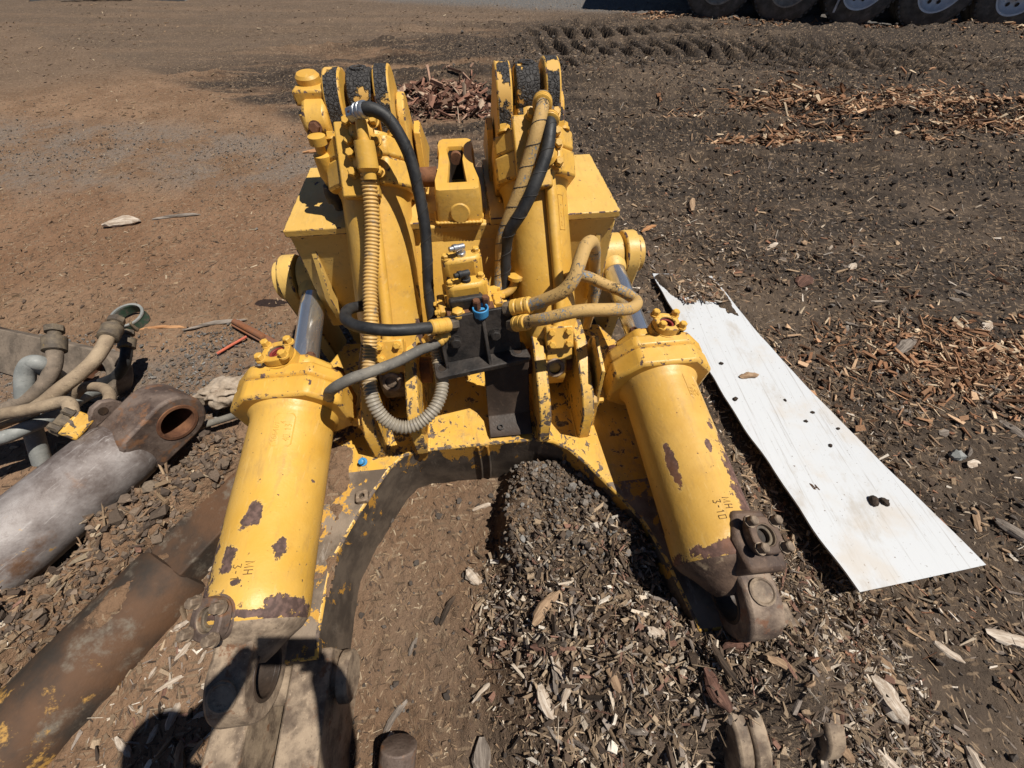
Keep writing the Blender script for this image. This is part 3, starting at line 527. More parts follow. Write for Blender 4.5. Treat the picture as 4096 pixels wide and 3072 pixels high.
# tilt cylinders
DV = Vector((0, .661, .750)); NV = Vector((0, -.750, .661))
def TA(side, s, n=0.0, dx=0.0):
    x = (-.302 + .013 * s) if side < 0 else (.290 - .033 * s)
    return Vector((x + dx, 1.03, .475)) + DV * s + NV * n
def tilt_cyl(side):
    ax = (TA(side, 1) - TA(side, 0)).normalized(); F = frame(TA(side, 0), ax, NV)      # local y = towards the camera
    root = MB().lathe(F, [(.045, .07), (.05, .09), (.075, .108), (.10, .1165), (.59, .1165), (.608, .119), (.622, .127), (.64, .127)], 48).build('tilt_cylinder', 'yellow_tilt', rip)
    hw = .138; top = .142; ch = .062
    oc = [(-hw, -.10), (-hw, top - ch), (-hw + ch, top), (hw - ch, top), (hw, top - ch), (hw, -.10), (hw - ch, -.13), (-hw + ch, -.13)]
    MB().prism(oc, .622, .705, F, top=None).build('cylinder_head', 'yellow_pad', root, .009)
    oc2 = [(x * .985, y * .985) for x, y in oc]
    MB().prism(oc2, .7065, .770, F).build('gland', 'yellow_pad', root, .009)
    MB().lathe(F, [(.765, .098), (.80, .094), (.805, .06), (.88, .058)], 36).build('gland_nose', 'yellow_pad', root)
    # rod eye between the ears, base eye between the frame plates
    e = TA(side, .930); w = .042
    MB().lathe(frame(e + Vector((-w, 0, 0)), (1, 0, 0)), [(0, .075), (.006, .088), (2 * w - .006, .088), (2 * w, .075)], 40).box((0, 0, -.06), (.075, .11, .11), frame(e, DV, (1, 0, 0)) @ RZm(R(90))).build('rod_eye', 'crusted', root, .004)
    MB().ring(frame(e + NV * .050 + DV * .062, (NV * .8 + DV)), lambda a: .027, .014, -.01, .012, hole_m=1).build('grease_boss', ['crusted', 'hole'], root, .003)
    e = Vector((TA(side, 0).x, 1.012, .478)); w = .047
    MB().lathe(frame(e + Vector((-w, 0, 0)), (1, 0, 0)), [(0, .080), (.008, .094), (2 * w - .008, .094), (2 * w, .080)], 40).build('base_eye', 'steel_lug' if side < 0 else 'yellow_plate', root)
    MB().ring(frame(e + Vector((0, -.080, .045)), (0, -.86, .5)), lambda a: .036, .021, -.015, .012, hole_m=1).build('grease_boss', ['steel_lug', 'hole'], root, .004)
    # feed pipe along the barrel and its bolted pad
    dx = .012 if side < 0 else .035
    MB().tube([TA(side, .66, .12, dx), TA(side, .60, .128, dx), TA(side, .45, .127, dx), TA(side, .25, .127, dx), TA(side, .15, .125, dx * .8), TA(side, .10, .13, dx * .3)], .0195, 14).build('feed_pipe', 'yellow_tilt', root)
    pf = frame(TA(side, .085, .125, .012 if side < 0 else .02), NV + Vector((0, -.25, 0)), (0, .5, 1))
    MB().box((0, 0, .004), (.098, .082, .042), pf).build('flange_pad', 'yellow_pad', root, .006)
    for i, j in ((-1, -1), (-1, 1), (1, -1), (1, 1)): bolt(root, pf @ Vector((i * .030, j * .022, .025)), pf.col[2].xyz, .0125, 'yellow_pad', .017)
    MB().box((0, -.03, -.035), (.10, .12, .07), pf).build('manifold_block', 'yellow_pad', root, .008)
    # ports on the head
    pad = MB().prism([(-.058, .58), (.058, .58), (.058, .80), (-.058, .80)], .12, .158, F @ Matrix(((1, 0, 0, 0), (0, 0, 1, 0), (0, 1, 0, 0), (0, 0, 0, 1))) @ T(.015 if side < 0 else .018, .0, 0)).build('port_pad', 'yellow_pad', root, .006)
    for s_, hb in ((.765, 1), (.675, 0)):
        pc = TA(side, s_, .160, .012 if side < 0 else .022); mat = 'yellow_pad'
        MB().lathe(frame(pc, NV), [(-.005, .036), (.012, .036), (.016, .030), (.022, .024)], 24).build('port_flange', mat, root)
        for i, j in ((-1, -1), (-1, 1), (1, -1), (1, 1)): bolt(root, pc + Vector((i * .040, 0, 0)) + DV * (j * .027) + NV * .004, NV, .0135, 'yellow_pad' if random.random() < .7 else 'fitting', .024)
    for i in (-1, 1):
        for s_ in (.76,): bolt(root, TA(side, .771, top - .045, i * .098), DV, .02, 'yellow_pad', .022)
    if side > 0:          # cast number tag on the barrel
        def onb(s, ph, r=.1172): return TA(1, s) + (Vector((math.sin(ph), 0, 0)) + NV * math.cos(ph)) * r
        cs = [(.455, .58), (.57, .58), (.57, .80), (.455, .80), (.455, .58)]
        tb = MB().tube([onb(s, p_, .1175) for s, p_ in cs], .0014, 6, smooth=False)
        strokes(tb, '30 86', (.468, .63), .014, lambda u, v: onb(u, .58 + (.80 - v) * 0 + (v - .58) * 1.2 + .02, .1174), .0010)
        tb.build('cast_number_tag', 'yellow_pad', root)
    return root
tl = tilt_cyl(-1); tr = tilt_cyl(1)
# base clevis plates
for x0, x1 in ((-.405, -.362), (-.250, -.207), (.212, .255), (.368, .412)):
    MB().prism([(.752, .295), (.757, .445), (.80, .50), (.97, .60), (1.09, .605), (1.13, .57), (1.25, .295)], x0, x1, MXY).build('clevis_plate', 'yellow_plate', rip, .006)
for x, d in ((-.407, -1), (.414, 1)):
    kp = MB().prism([(.80, .34), (.80, .46), (.83, .48), (.88, .46), (.90, .36)], min(x, x + d * .018), max(x, x + d * .018), MXY).build('keeper_plate', 'yellow_plate', rip, .003)
    MB().lathe(frame((x + d * .016, .845, .415), (d, 0, 0)), [(0, .024), (.018, .024), (.02, .02)], 20).build('keeper_boss', 'yellow_pad', kp)
    bolt(kp, (x + d * .034, .845, .415), (d, 0, 0), .015, 'yellow_pad', .022)
for x in (-.30, .29): MB().lathe(frame((x - .13, 1.012, .478), (1, 0, 0)), [(0, .05), (.26, .05)], 24).build('clevis_pin', 'rust', rip)
MB().prism([(.80, .29), (.83, .60), (.96, .64), (1.0, .60), (1.1, .30)], .428, .442, MXY).build('strap_plate', 'yellow_plate', rip, .003)

# lift cylinders
def lift_cyl(side):
    xc, zc, mat = (LX, LZ, 'yellow_lift_left') if side < 0 else (RX, RZ, 'yellow_lift_right')
    pin = Vector((-.660, 1.52, .560)) if side < 0 else Vector((.648, 1.55, .556))
    y0 = .272 if side < 0 else .285; O = Vector((xc, 0, zc)); y1 = .835
    F = frame(O, (0, 1, SLP), (0, 0, 1)); zh = zc + SLP * (y1 + .15); zb = zc + SLP * y0
    root = MB().lathe(F, [(y0 - .050, .112), (y0 - .046, .124), (y0 - .036, .1300), (y0 + .045, .1300), (y0 + .048, .1280), (y1 - .03, .1280), (y1 - .012, .131), (y1, .140), (y1 + .03, .140)], 64).build('lift_cylinder', mat, rip)
    MB().lathe(F, [(y0 - .135, .040), (y0 - .115, .062), (y0 - .085, .088), (y0 - .060, .116), (y0 - .046, .125), (y0 - .040, .126)], 48).build('end_cap', 'steel_lug' if side < 0 else 'cast_brown', root)
    hw = .178; tp = .155; ch = .079
    oc = [(-hw, -.09), (-hw, tp - ch), (-hw + ch, tp), (hw - ch, tp), (hw, tp - ch), (hw, -.08), (hw - ch, -.135), (-hw + ch, -.135)]
    MB().prism(oc, y1 + .005, y1 + .083, F).build('cylinder_head', 'yellow_pad', root, .012)
    MB().prism([(x * .99, y * .99) for x, y in oc], y1 + .0845, y1 + .135, F).build('gland', 'yellow_pad', root, .012)
    oc3 = [(x * .72, y * .86) for x, y in oc]
    MB().prism(oc3, y1 + .134, y1 + .185, F).build('gland_nose', 'yellow_pad', root, .014)
    for i in (-1, 1):
        bolt(root, (xc + i * .142, y1 + .136, zh + .040), (0, 1, 0), .022, 'rust', .024); bolt(root, (xc + i * .055, y1 + .186, zh + .085), (0, 1, 0), .016, 'rust', .02)
    r0 = Vector((xc, y1 + .17, zh)); d = (pin - r0)
    MB().lathe(frame(r0, d), [(0, .0475), (d.length - .085, .0475)], 40).build('rod', 'chrome', root)
    w = .05
    eo = MB().lathe(frame(pin + Vector((-w, 0, 0)), (1, 0, 0)), [(0, .085), (.008, .097), (2 * w - .008, .097), (2 * w, .085)], 40)
    eo.lathe(frame(pin - d.normalized() * .115, d), [(0, .050), (.012, .058), (.06, .066)], 32).build('rod_eye', 'yellow_beam', root)
    # base lug with its eye
    ec = Vector((-.640, .122, .385)) if side < 0 else Vector((.700, .150, .380)); ro = .108 if side < 0 else .112; ww = .046 if side < 0 else .048
    pts = [(y0 - .01, zb + .085)] + [(ec.y + ro * math.cos(a), ec.z + ro * math.sin(a)) for a in [R(75 + 10 * i) for i in range(23)]] + [(y0 - .01, zb - .12)]
    n = 44; outline = []
    P2 = [Vector(p) for p in pts]; Ls = [0.0]
    for i in range(len(P2)): Ls.append(Ls[-1] + (P2[(i + 1) % len(P2)] - P2[i]).length)
    def radial(a):                                                      # distance from eye centre to outline at angle a
        dv = Vector((math.cos(a), math.sin(a))); best = ro; c2 = Vector((ec.y, ec.z))
        for i in range(len(P2)):
            p_, q_ = P2[i] - c2, P2[(i + 1) % len(P2)] - c2; e_ = q_ - p_; den = dv.x * e_.y - dv.y * e_.x
            if abs(den) < 1e-9: continue
            t = (p_.x * e_.y - p_.y * e_.x) / den; u = (p_.x * dv.y - p_.y * dv.x) / den
            if t > 0 and -1e-6 <= u <= 1 + 1e-6: best = t
        return best
    lb = MB().ring(T(ec.x, ec.y, ec.z) @ MXY, radial, .058, -ww, ww, hole_m=1)
    lg = lb.build('base_lug', ['steel_lug' if side < 0 else 'lug_right', 'brown_iron'], root, .010)  # eye bore in dark brown, its shade put into the colour
    MB().ring(T(ec.x, ec.y, ec.z) @ MXY, lambda a: .068, .0585, -ww - .003, ww + .003).build('bushing', 'brown_iron', root, .002)
    MB().lathe(frame((ec.x, ec.y - (.05 if side < 0 else .012), ec.z + ro * (.86 if side < 0 else .985)), (0, -.45 if side < 0 else -.12, .9)), [(-.012, .034), (.004, .034), (.006, .029), (.003, .026)], 24).build('grease_boss', 'steel_lug', root)
    # ports: head and base, bolted split flanges
    def port(p, nrm, up, mt, r=.047, red=False, base=.05):
        fm = frame(p, nrm, up)
        MB().lathe(fm, [(-base, .058), (-.004, .052)], 28).build('port_boss', mt, root)
        MB().ring(fm, sq(r * 1.05, 2.6), r * .60, -.004, .026, hole_m=1).build('port_flange', [mt if mt != 'x' else 'steel_lug', 'steel_lug'], root, .004)
        MB().lathe(fm, [(-.012, r * .61), (.002, r * .61)], 24).build('port_plug', 'red' if red else 'hole', root)
        MB().ring(fm, lambda a: r * .58, r * .40, .0025, .016).build('port_ring', 'fitting' if not red else 'red', root, .002)
        for i, j in ((-1, -1), (-1, 1), (1, -1), (1, 1)): bolt(root, fm @ Vector((i * r * .86, j * r * .74, .026)), nrm, .0135, 'yellow_pad' if red else 'steel_lug', .022)
    if side < 0:
        port(Vector((-.645, .975, .655)), Vector((-.10, .05, 1)), (0, 1, 0), 'yellow_pad', .044, True)
        port(Vector((-.672, .228, .538)), Vector((-.30, -.28, .80)), (.3, 1, 0), 'eye_steel', .046)
    else:
        port(Vector((.690, .975, .645)), Vector((.12, .05, 1)), (0, 1, 0), 'yellow_pad', .044, True)
        port(Vector((.724, .258, .550)), Vector((.22, -.10, .9)), (0, 1, 0), 'cast_brown', .046)
        MB().prism([(-.06, -.085), (.06, -.085), (.075, 0), (.05, .075), (-.05, .075), (-.075, 0)], -.12, -.005, frame((.724, .258, .550), (.22, -.10, .9), (0, 1, 0))).build('port_block', 'cast_brown', root, .012)
    # markings
    def oncyl(u, v, r=.1290, x=xc, z=zc): return Vector((x + r * math.sin(v), u, z + SLP * u + r * math.cos(v)))
    tx = MB(); ph0, yy = (.10, .345) if side < 0 else (.04, .372)
    strokes(tx, 'MH', (0, 0), .021, lambda u, v: oncyl(yy - u, ph0 + v / .129, .1295), .0011)
    strokes(tx, '3-10', (0, 0), .020, lambda u, v: oncyl(yy - .004 - u, ph0 - .22 + v / .129, .1295), .0011)
    tx.build('marked_text', 'ink', root)
    tg = MB(); a0, a1, u0, u1 = (.05, .50, .665, .775) if side < 0 else (.30, .72, .70, .80)
    bord = [(u0 + .01, a0), (u1 - .01, a0), (u1, a0 + .05), (u1, a1 - .05), (u1 - .01, a1), (u0 + .01, a1), (u0, a1 - .05), (u0, a0 + .05), (u0 + .01, a0)]
    tg.tube([oncyl(u, a, .1283) for u, a in bord], .0022, 6, smooth=False)
    if side < 0:
        strokes(tg, '366467', (.676, 0), .017, lambda u, v: oncyl(u, .18 - v / .129), .0012)
        strokes(tg, '4', (.74, 0), .014, lambda u, v: oncyl(u, .30 - v / .129), .0010); strokes(tg, '40 13', (.682, 0), .017, lambda u, v: oncyl(u, .44 - v / .129), .0012)
    else:
        strokes(tg, '366', (.71, 0), .017, lambda u, v: oncyl(u, .46 - v / .129), .0012); strokes(tg, '40 6', (.715, 0), .017, lambda u, v: oncyl(u, .64 - v / .129), .0012)
    tg.build('cast_number_tag', mat, root)
    # pin lugs either side of the rod eye
    sg = side
    for x0, x1, nm in ((.060, .122, 'pin_lug'), (-.118, -.060, 'pin_lug')):
        xs = sorted((pin.x + sg * x0, pin.x + sg * x1))
        lp = [(pin.y + .105 * math.cos(a), pin.z + .105 * math.sin(a)) for a in [R(-10 + 10 * i) for i in range(20)]]
        MB().prism([(pin.y + .17, .02)] + lp + [(pin.y - .17, .25), (pin.y - .10, .02)] if False else [(pin.y + .16, .02)] + lp + [(pin.y - .06, .30), (pin.y - .02, .02)], xs[0], xs[1], MXY).build(nm, 'yellow_beam', rip, .008)
    MB().lathe(frame(pin + Vector((sg * .125, 0, 0)), (sg, 0, 0)), [(0, .080), (.022, .080), (.026, .074)], 32).build('pin_cap', 'yellow_beam', rip)
    MB().box((pin.x - sg * .03, pin.y + .02, .43), (.28, .16, .12)).build('pin_bracket', 'yellow_beam', rip, .006) if False else None
    return root
ll = lift_cyl(-1); lr = lift_cyl(1)
# side webs joining the pin lugs to the beam
for x, w in ((-.66, .14), (.62, .14)): MB().box((x, 1.74, .50), (w, .16, .30)).build('side_web', 'yellow_beam', rip, .006)

# pin puller on the left ear
pp = MB().box((-.447, 1.63, 1.205), (.10, .13, .045)).build('pin_puller', 'yellow', rip, .008)
MB().lathe(frame((-.452, 1.635, 1.235), (0, -.1, 1)), [(-.01, .038), (.012, .038), (.02, .031)], 28).build('cap', 'yellow', pp)
MB().prism([(1.50, 1.10), (1.49, 1.15), (1.51, 1.185), (1.55, 1.205), (1.60, 1.20), (1.60, 1.10)], -.475, -.395, MXY).build('clevis', 'yellow', pp, .014)
MB().lathe(frame((-.437, 1.515, 1.135), (0, -1, .35)), [(0, .028), (.008, .028), (.012, .018), (.03, .017)], 20).build('washer', 'rust', pp)
bolt(pp, (-.437, 1.49, 1.147), (0, -1, .35), .017, 'rust', .022)
MB().lathe(frame((-.445, 1.60, 1.16), (.01, -.03, -1)), [(0, .062), (.05, .060), (.07, .050), (.16, .030), (.17, .022), (.26, .020)], 32).build('puller_cylinder', 'yellow', pp)
MB().box((-.41, 1.60, 1.13), (.06, .10, .09)).build('puller_bracket', 'yellow', pp, .006)
MB().lathe(frame((-.432, 1.445, .99), (.02, 0, 1)), [(0, .020), (.02, .024), (.03, .029), (.095, .029), (.10, .016), (.125, .016), (.127, .027), (.15, .027), (.152, .02)], 24).build('stud', 'yellow_pad', pp)
MB().lathe(frame((-.432, 1.44, .905), (0, 0, 1)), [(0, .018), (.03, .020), (.032, .034), (.06, .036), (.085, .030)], 10).build('nut', 'black_iron', pp)

# valve on its black bracket
vb = frame((.030, .905, .575), (0, 0, 1), (0, 1, 0)) @ RZm(0)
VB = T(.030, .900, .578) @ RZm(R(8.5))
br = MB().prism([(-.168, -.002), (-.160, -.012), (.160, -.005), (.170, .005), (.165, .075), (.12, .10), (-.10, .10), (-.165, .065)], 0, .022, VB).build('valve_bracket', 'black_iron', rip, .004)
tilt = Matrix.Rotation(R(-14), 4, 'X')
MB().prism([(-.135, 0), (.148, 0), (.138, .172), (-.146, .172)], 0, .014, VB @ T(0, .062, .018) @ tilt @ Matrix.Rotation(R(90), 4, 'X')).build('face_plate', 'black_iron', br, .003)
for x in (.018, -.128):
    MB().prism([(.0, .02), (.062, .02), (.102, .17), (.085, .165)] if x > 0 else [(.02, .02), (.062, .02), (.102, .17), (.09, .165)], x, x + .012, VB @ MXY).build('rib', 'black_iron', br, .003)
for x in (-.078, .058): bolt(br, VB @ Vector((x, .066, .10)), VB.to_3x3() @ Vector((0, -1, .25)), .019, 'black_iron', .02)
for x, y in ((-.140, .030), (.132, .040)):
    MB().ring(VB @ T(x, y, .0), lambda a: .021, .0135, .016, .0236, hole_m=1).build('bolt_hole', ['black_iron', 'hole'], br, .002)
    MB().lathe(VB @ T(x, y, 0), [(.0215, .0134), (.0225, .0134)], 20).build('hole_floor', 'hole', br)
MB().prism([(.95, .576), (.90, .40), (.865, .345), (.80, .325), (.785, .31), (.805, .305), (.875, .325), (.915, .38), (.97, .576)], .030, .195, MXY).build('support_plate', 'brown_iron', br, .003)
MB().ring(T(.075, .815, .335) @ Matrix.Rotation(R(18), 4, 'X'), lambda a: .012, .007, -.004, .004).build('bolt_hole', 'black_iron', br)
VV = T(.005, 1.005, .60) @ RZm(R(7))
vl = MB().box((.005, .085, .075), (.165, .19, .15), VV).build('control_valve', 'yellow_pad', rip, .006)
MB().box((.0, .012, .1515), (.160, .055, .012), VV).build('valve_ledge', 'rust', vl, .003)
def stad(w, d, y0): # D-shaped lobe outline
    pts = [(-w, y0), (w, y0)] + [(w * math.cos(a), y0 + d * (.55 + .45 * math.sin(a)) if False else y0 + d * math.sin(a) * .55 + d * .45) for a in [R(9 * i) for i in range(21)]]
    return pts
for y0, z1, mt in ((.035, .235, 'yellow_pad'), (.105, .285, 'yellow_pad')):
    o1 = [(-.072, y0 + .02), (-.06, y0), (.05, y0), (.072, y0 + .025), (.066, y0 + .062), (-.066, y0 + .062)]
    lb = MB().prism(o1, .148, z1, VV, top=[(x * .94, y0 + .03 + (y - y0 - .03) * .92) for x, y in o1]).build('valve_lobe', mt, vl, .012)
    for x, y in ((-.052, y0 + .022), (.050, y0 + .04)): bolt(vl, VV @ Vector((x, y, z1)), (0, 0, 1), .0115, 'yellow_pad', .014)
    MB().lathe(VV @ T(.0, y0 + .03, z1 - .002), [(0, .016), (.012, .016), (.013, .011), (.028, .011)], 12).lathe(frame(VV @ Vector((.0, y0 + .03, z1 + .028)), (-.8, -.45, .15)), [(-.012, .0105), (.012, .0105), (.014, .0125), (.026, .0125), (.028, .008), (.04, .008)], 14).build('elbow_fitting', 'zinc' if y0 > .1 else 'rubber', vl)
MB().box((-.01, .028, .175), (.115, .025, .05), VV).build('black_stain_block', 'black_iron', vl, .008)
for x, y in ((.020, .008), (.052, .018)): bolt(vl, VV @ Vector((x, y, .158)), (0, 0, 1), .014, 'rust', .040)
bolt(vl, VV @ Vector((-.045, .0, .158)), (0, 0, 1), .019, 'yellow_pad', .018)
MB().ring(VV @ T(.030, -.006, .158), lambda a: .027, .0215, -.012, .018).build('blue_cap', 'blue', vl, .002)
MB().lathe(VV @ T(.030, -.006, .158), [(-.02, .0213), (.003, .0213)], 20).build('blue_cap_floor', 'blue', vl)
for y, z in ((.05, .06), (.13, .10), (.05, .13)):
    MB().box((.098, y, z), (.030, .055, .055), VV).build('side_flange', 'yellow_pad', vl, .005); bolt(vl, VV @ Vector((.114, y - .016, z + .016)), (1, 0, 0), .009, 'yellow_pad', .014); bolt(vl, VV @ Vector((.114, y + .016, z + .016)), (1, 0, 0), .009, 'yellow_pad', .014)
    MB().box((-.090, y, z), (.026, .05, .05), VV).build('side_flange', 'yellow_pad', vl, .005); bolt(vl, VV @ Vector((-.104, y - .014, z + .014)), (-1, 0, 0), .009, 'yellow_pad', .014)
MB().tube([VV @ Vector((.11, .13, .10)), VV @ Vector((.15, .13, .105)), VV @ Vector((.175, .14, .12)), VV @ Vector((.185, .15, .15))], .015, 12).lathe(frame(VV @ Vector((.185, .15, .145)), (.1, .2, 1)), [(0, .027), (.012, .027)], 24).build('elbow_pipe', 'yellow_pad', vl)
MB().tube([VV @ Vector((-.10, .05, .06)), VV @ Vector((-.13, .04, .05)), VV @ Vector((-.155, .03, .02))], .014, 12).lathe(frame(VV @ Vector((-.125, .04, .055)), (-.9, -.3, -.8)), [(0, .024), (.055, .024), (.06, .02)], 24).build('elbow_pipe', 'yellow_pad', vl)

# hoses of the ripper
corr = [(-.266, 1.331, 1.142), (-.273, 1.329, 1.098), (-.277, 1.288, 1.03), (-.284, 1.231, .957), (-.298, 1.163, .887), (-.312, 1.085, .825), (-.318, 1.00, .765), (-.335, .93, .687), (-.345, .86, .634), (-.339, .80, .583), (-.311, .765, .531), (-.262, .75, .498), (-.206, .76, .499), (-.148, .80, .523), (-.12, .87, .552), (-.129, .96, .594), (-.135, 1.03, .692)]
h1 = MB().tube(corr, .0235, 18, (.0023, (.84, .90, 1.02, 1.02, .90)), sub=10).build('corrugated_hose', 'corrugated', rip, sharp=60)
MB().lathe(frame((-.266, 1.345, 1.158), (-.02, -.45, -.85)), [(-.05, .016), (0, .018), (.002, .030), (.075, .032), (.078, .028), (.085, .021), (.105, .020)], 24).build('hose_ferrule', 'yellow_pad', h1)
def hose(name, pts, r, mat, ends=(), n=14, endmat='yellow_pad', er=1.32, el=.06, wrap=0):
    o = MB().tube(pts, r, n).build(name, mat, rip); P_ = [Vector(p) for p in pts]
    for e in ends:
        a, c_ = (P_[0], P_[1]) if e == 0 else (P_[-1], P_[-2]); d = (c_ - a).normalized()
        MB().lathe(frame(a - d * .008, d), [(0, r * .9), (.006, r * er), (el * .30, r * er), (el * .33, r * er * .93), (el * .42, r * er * .93), (el * .45, r * er), (el * .72, r * er), (el * .75, r * er * .93), (el * .84, r * er * .93), (el * .87, r * er), (el, r * er * .97), (el + .004, r * 1.05)], 20).build('hose_ferrule', endmat, o)
        hx = [(r * 1.18 * math.cos(R(60 * i)), r * 1.18 * math.sin(R(60 * i))) for i in range(6)]; MB().prism(hx, -.034, -.006, frame(a, d)).build('hose_nut', 'fitting' if endmat != 'zinc' else 'zinc', o, .002)
    if wrap:                                                        # spiral guard lapped round the hose
        Q = [P_[0] * 2 - P_[1]] + P_ + [P_[-1] * 2 - P_[-2]]; cp = []
        for i in range(1, len(Q) - 2):
            for k in range(24):
                t = k / 24; a_, b_, c_, d_ = Q[i - 1], Q[i], Q[i + 1], Q[i + 2]; cp.append(0.5 * ((2 * b_) + (c_ - a_) * t + (2 * a_ - 5 * b_ + 4 * c_ - d_) * t * t + (3 * b_ - a_ - 3 * c_ + d_) * t ** 3))
        ln = 0; hp = []; u = (cp[1] - cp[0]).orthogonal().normalized()
        for i in range(1, len(cp) - 1):
            t = (cp[i + 1] - cp[i - 1]).normalized(); u = (u - t * u.dot(t)).normalized(); w = t.cross(u); ln += (cp[i] - cp[i - 1]).length
            an = 2 * math.pi * ln / wrap; hp.append(cp[i] + (u * math.cos(an) + w * math.sin(an)) * (r * .985))
        MB().tube(hp, .0016, 5, smooth=False).build('spiral_wrap', 'hose_core', o)
    return o
bh = hose('black_hose', [(-.268, 1.375, 1.222), (-.240, 1.356, 1.234), (-.211, 1.35, 1.230), (-.180, 1.346, 1.208), (-.153, 1.329, 1.163), (-.135, 1.307, 1.11), (-.125, 1.274, 1.028), (-.121, 1.234, .944), (-.127, 1.19, .856), (-.137, 1.142, .762), (-.14, 1.107, .685), (-.138, 1.08, .60)], .0185, 'rubber', (0,), endmat='zinc', er=1.25, el=.042, wrap=.085)
MB().tube([(-.292, 1.405, 1.195), (-.288, 1.385, 1.215), (-.268, 1.375, 1.222)], .016, 14).build('elbow', 'rust', bh)
hose('hose', [(.281, 1.418, 1.214), (.271, 1.366, 1.21), (.249, 1.32, 1.167), (.223, 1.292, 1.099), (.19, 1.26, 1.018), (.152, 1.239, .935), (.129, 1.225, .867), (.121, 1.21, .777), (.109, 1.17, .690), (.10, 1.12, .62)], .0205, 'hose_paint', (0,), el=.03, er=1.5, wrap=.06)
hose('black_hose', [(.302, 1.398, 1.174), (.297, 1.354, 1.162), (.281, 1.304, 1.114), (.238, 1.247, 1.042), (.196, 1.22, .975), (.155, 1.215, .911), (.142, 1.215, .849), (.137, 1.20, .776), (.13, 1.17, .686), (.12, 1.13, .62)], .0205, 'rubber', (0,), el=.022, er=1.5, wrap=.07)
hose('hose', [(.145, 1.00, .765), (.20, .975, .795), (.245, .955, .83), (.290, .945, .865), (.322, .96, .90), (.345, 1.00, .93), (.371, 1.05, .945), (.405, 1.10, .925), (.437, 1.15, .86), (.465, 1.2, .77), (.485, 1.21, .66), (.49, 1.20, .55)], .0215, 'hose_paint', (0,), el=.07)
hose('hose', [(.15, .955, .735), (.19, .915, .780), (.235, .885, .815), (.32, .87, .848), (.42, .88, .835), (.505, .92, .795), (.560, .985, .755), (.566, 1.03, .740), (.53, 1.07, .745), (.476, 1.09, .760), (.41, 1.11, .785), (.36, 1.13, .77), (.34, 1.15, .68)], .0200, 'hose_paint', (0,), el=.06)
hose('black_hose', [(-.075, .965, .745), (-.135, .93, .772), (-.23, .895, .806), (-.31, .905, .815), (-.365, .945, .803), (-.395, 1.01, .778), (-.40, 1.08, .745), (-.36, 1.15, .70)], .0185, 'rubber', (0,), el=.07)
hose('grey_hose', [(-.085, .975, .70), (-.12, .94, .69), (-.172, .90, .705), (-.237, .85, .715), (-.307, .80, .735), (-.36, .77, .745), (-.43, .77, .70), (-.50, .86, .55), (-.56, .98, .40), (-.70, 1.12, .30), (-.88, 1.25, .16), (-1.02, 1.22, .10), (-1.16, 1.18, .075), (-1.30, 1.14, .07), (-1.42, 1.10, .06)], .0165, 'hose_grime', (0,), el=.05)
hose('hose', [(.49, 1.2, .56), (.50, 1.24, .45), (.52, 1.30, .36), (.55, 1.40, .33)], .018, 'hose_paint')

def weld(parent, pts, r=.0055, mat='yellow'):
    return MB().tube(pts, r, 8, (.0042, (.80, 1.05, 1.15)), smooth=False).build('weld', mat, parent, sharp=70)
for x in (-.407, -.360, -.252, -.205, .210, .257, .366, .414): weld(fr, [(x, .757, ZF + .002), (x, 1.20, ZF + .002)], .006, 'yellow_plate')
for x in (-.402, -.343, -.244, -.188, .148, .205, .311, .367): weld(rip, [(x, 1.45, .888), (x, 1.82, .888)], .006)
weld(post, [(-.096, 1.44, .872), (-.090, 1.36, .872), (.066, 1.352, .872), (.082, 1.44, .872)], .006, 'yellow_pad'); weld(rip, [(-.612, 1.357, .856), (-.42, 1.357, .856)], .005, 'yellow_beam'); weld(rip, [(.40, 1.357, .856), (.572, 1.357, .856)], .005, 'yellow_beam')
weld(rip, [(-.616, 1.36, .857), (-.616, 1.82, .857)], .005, 'yellow_beam'); weld(rip, [(.576, 1.36, .857), (.576, 1.82, .857)], .005, 'yellow_beam')
# things lying on the ripper
def wpt(l): x, y = loc2w(l[0], l[1]); return Vector((x, y, l[2]))
p = wpt((-.445, .74, .305)); o = MB().lathe(T(0, 0, 0) @ Matrix.Rotation(R(25), 4, 'X'), [(0, .016), (.006, .016), (.007, .011), (.026, .010), (.028, .006)], 14).build('bottle_cap', 'blue', mx=T(*p)); tag(o, 'small bright blue plastic cap on the dirty frame plate', 'cap')
p = wpt((-.430, .60, .30)); o = MB().ring(Matrix.Identity(4), sq(.021, 8), .009, 0, .024).build('square_nut', 'steel_lug', bevel=.003, mx=T(*p) @ RZm(.2)); tag(o, 'rusty square nut lying on the dusty frame arm', 'nut')

# ------------------------------------------------------------------ soil caked on steel
def soil_patch(name, x0, x1, y0, y1, z, amp, mask, parent=None, mx=None, step=.006, mat='soil', seed=0, **tg):
    xs = np.arange(x0, x1, step); ys = np.arange(y0, y1, step); X_, Y_ = np.meshgrid(xs, ys)
    h = mask(X_, Y_) + .9 * fbm(X_, Y_, 9, 5, 61 + seed, .6); hh = np.clip(h, 0, 1)
    Z_ = z - .004 + amp * sst(hh, 0, .5) * (.35 + .5 * hh + .9 * np.abs(fbm(X_, Y_, 22, 4, 71 + seed, .65)))
    o = bpy.data.objects.new(name, grid_mesh(name, X_, Y_, Z_, mat, h > -.02)); col.objects.link(o)
    if parent: o.parent = parent
    if mx is not None: o.matrix_local = mx
    tag(o, kind='stuff', **tg); return o
soil_patch('soil_cover', -.80, -.36, .26, 1.25, ZF, .030, lambda x, y: .36 - np.abs(y - .72) * .8 - sst(x, -.53, -.40) * 1.0, arm_l)
soil_patch('soil_cover', .40, .80, .60, 1.3, ZF, .02, lambda x, y: .02 - np.abs(y - 1.0) * .6, fr, seed=3)

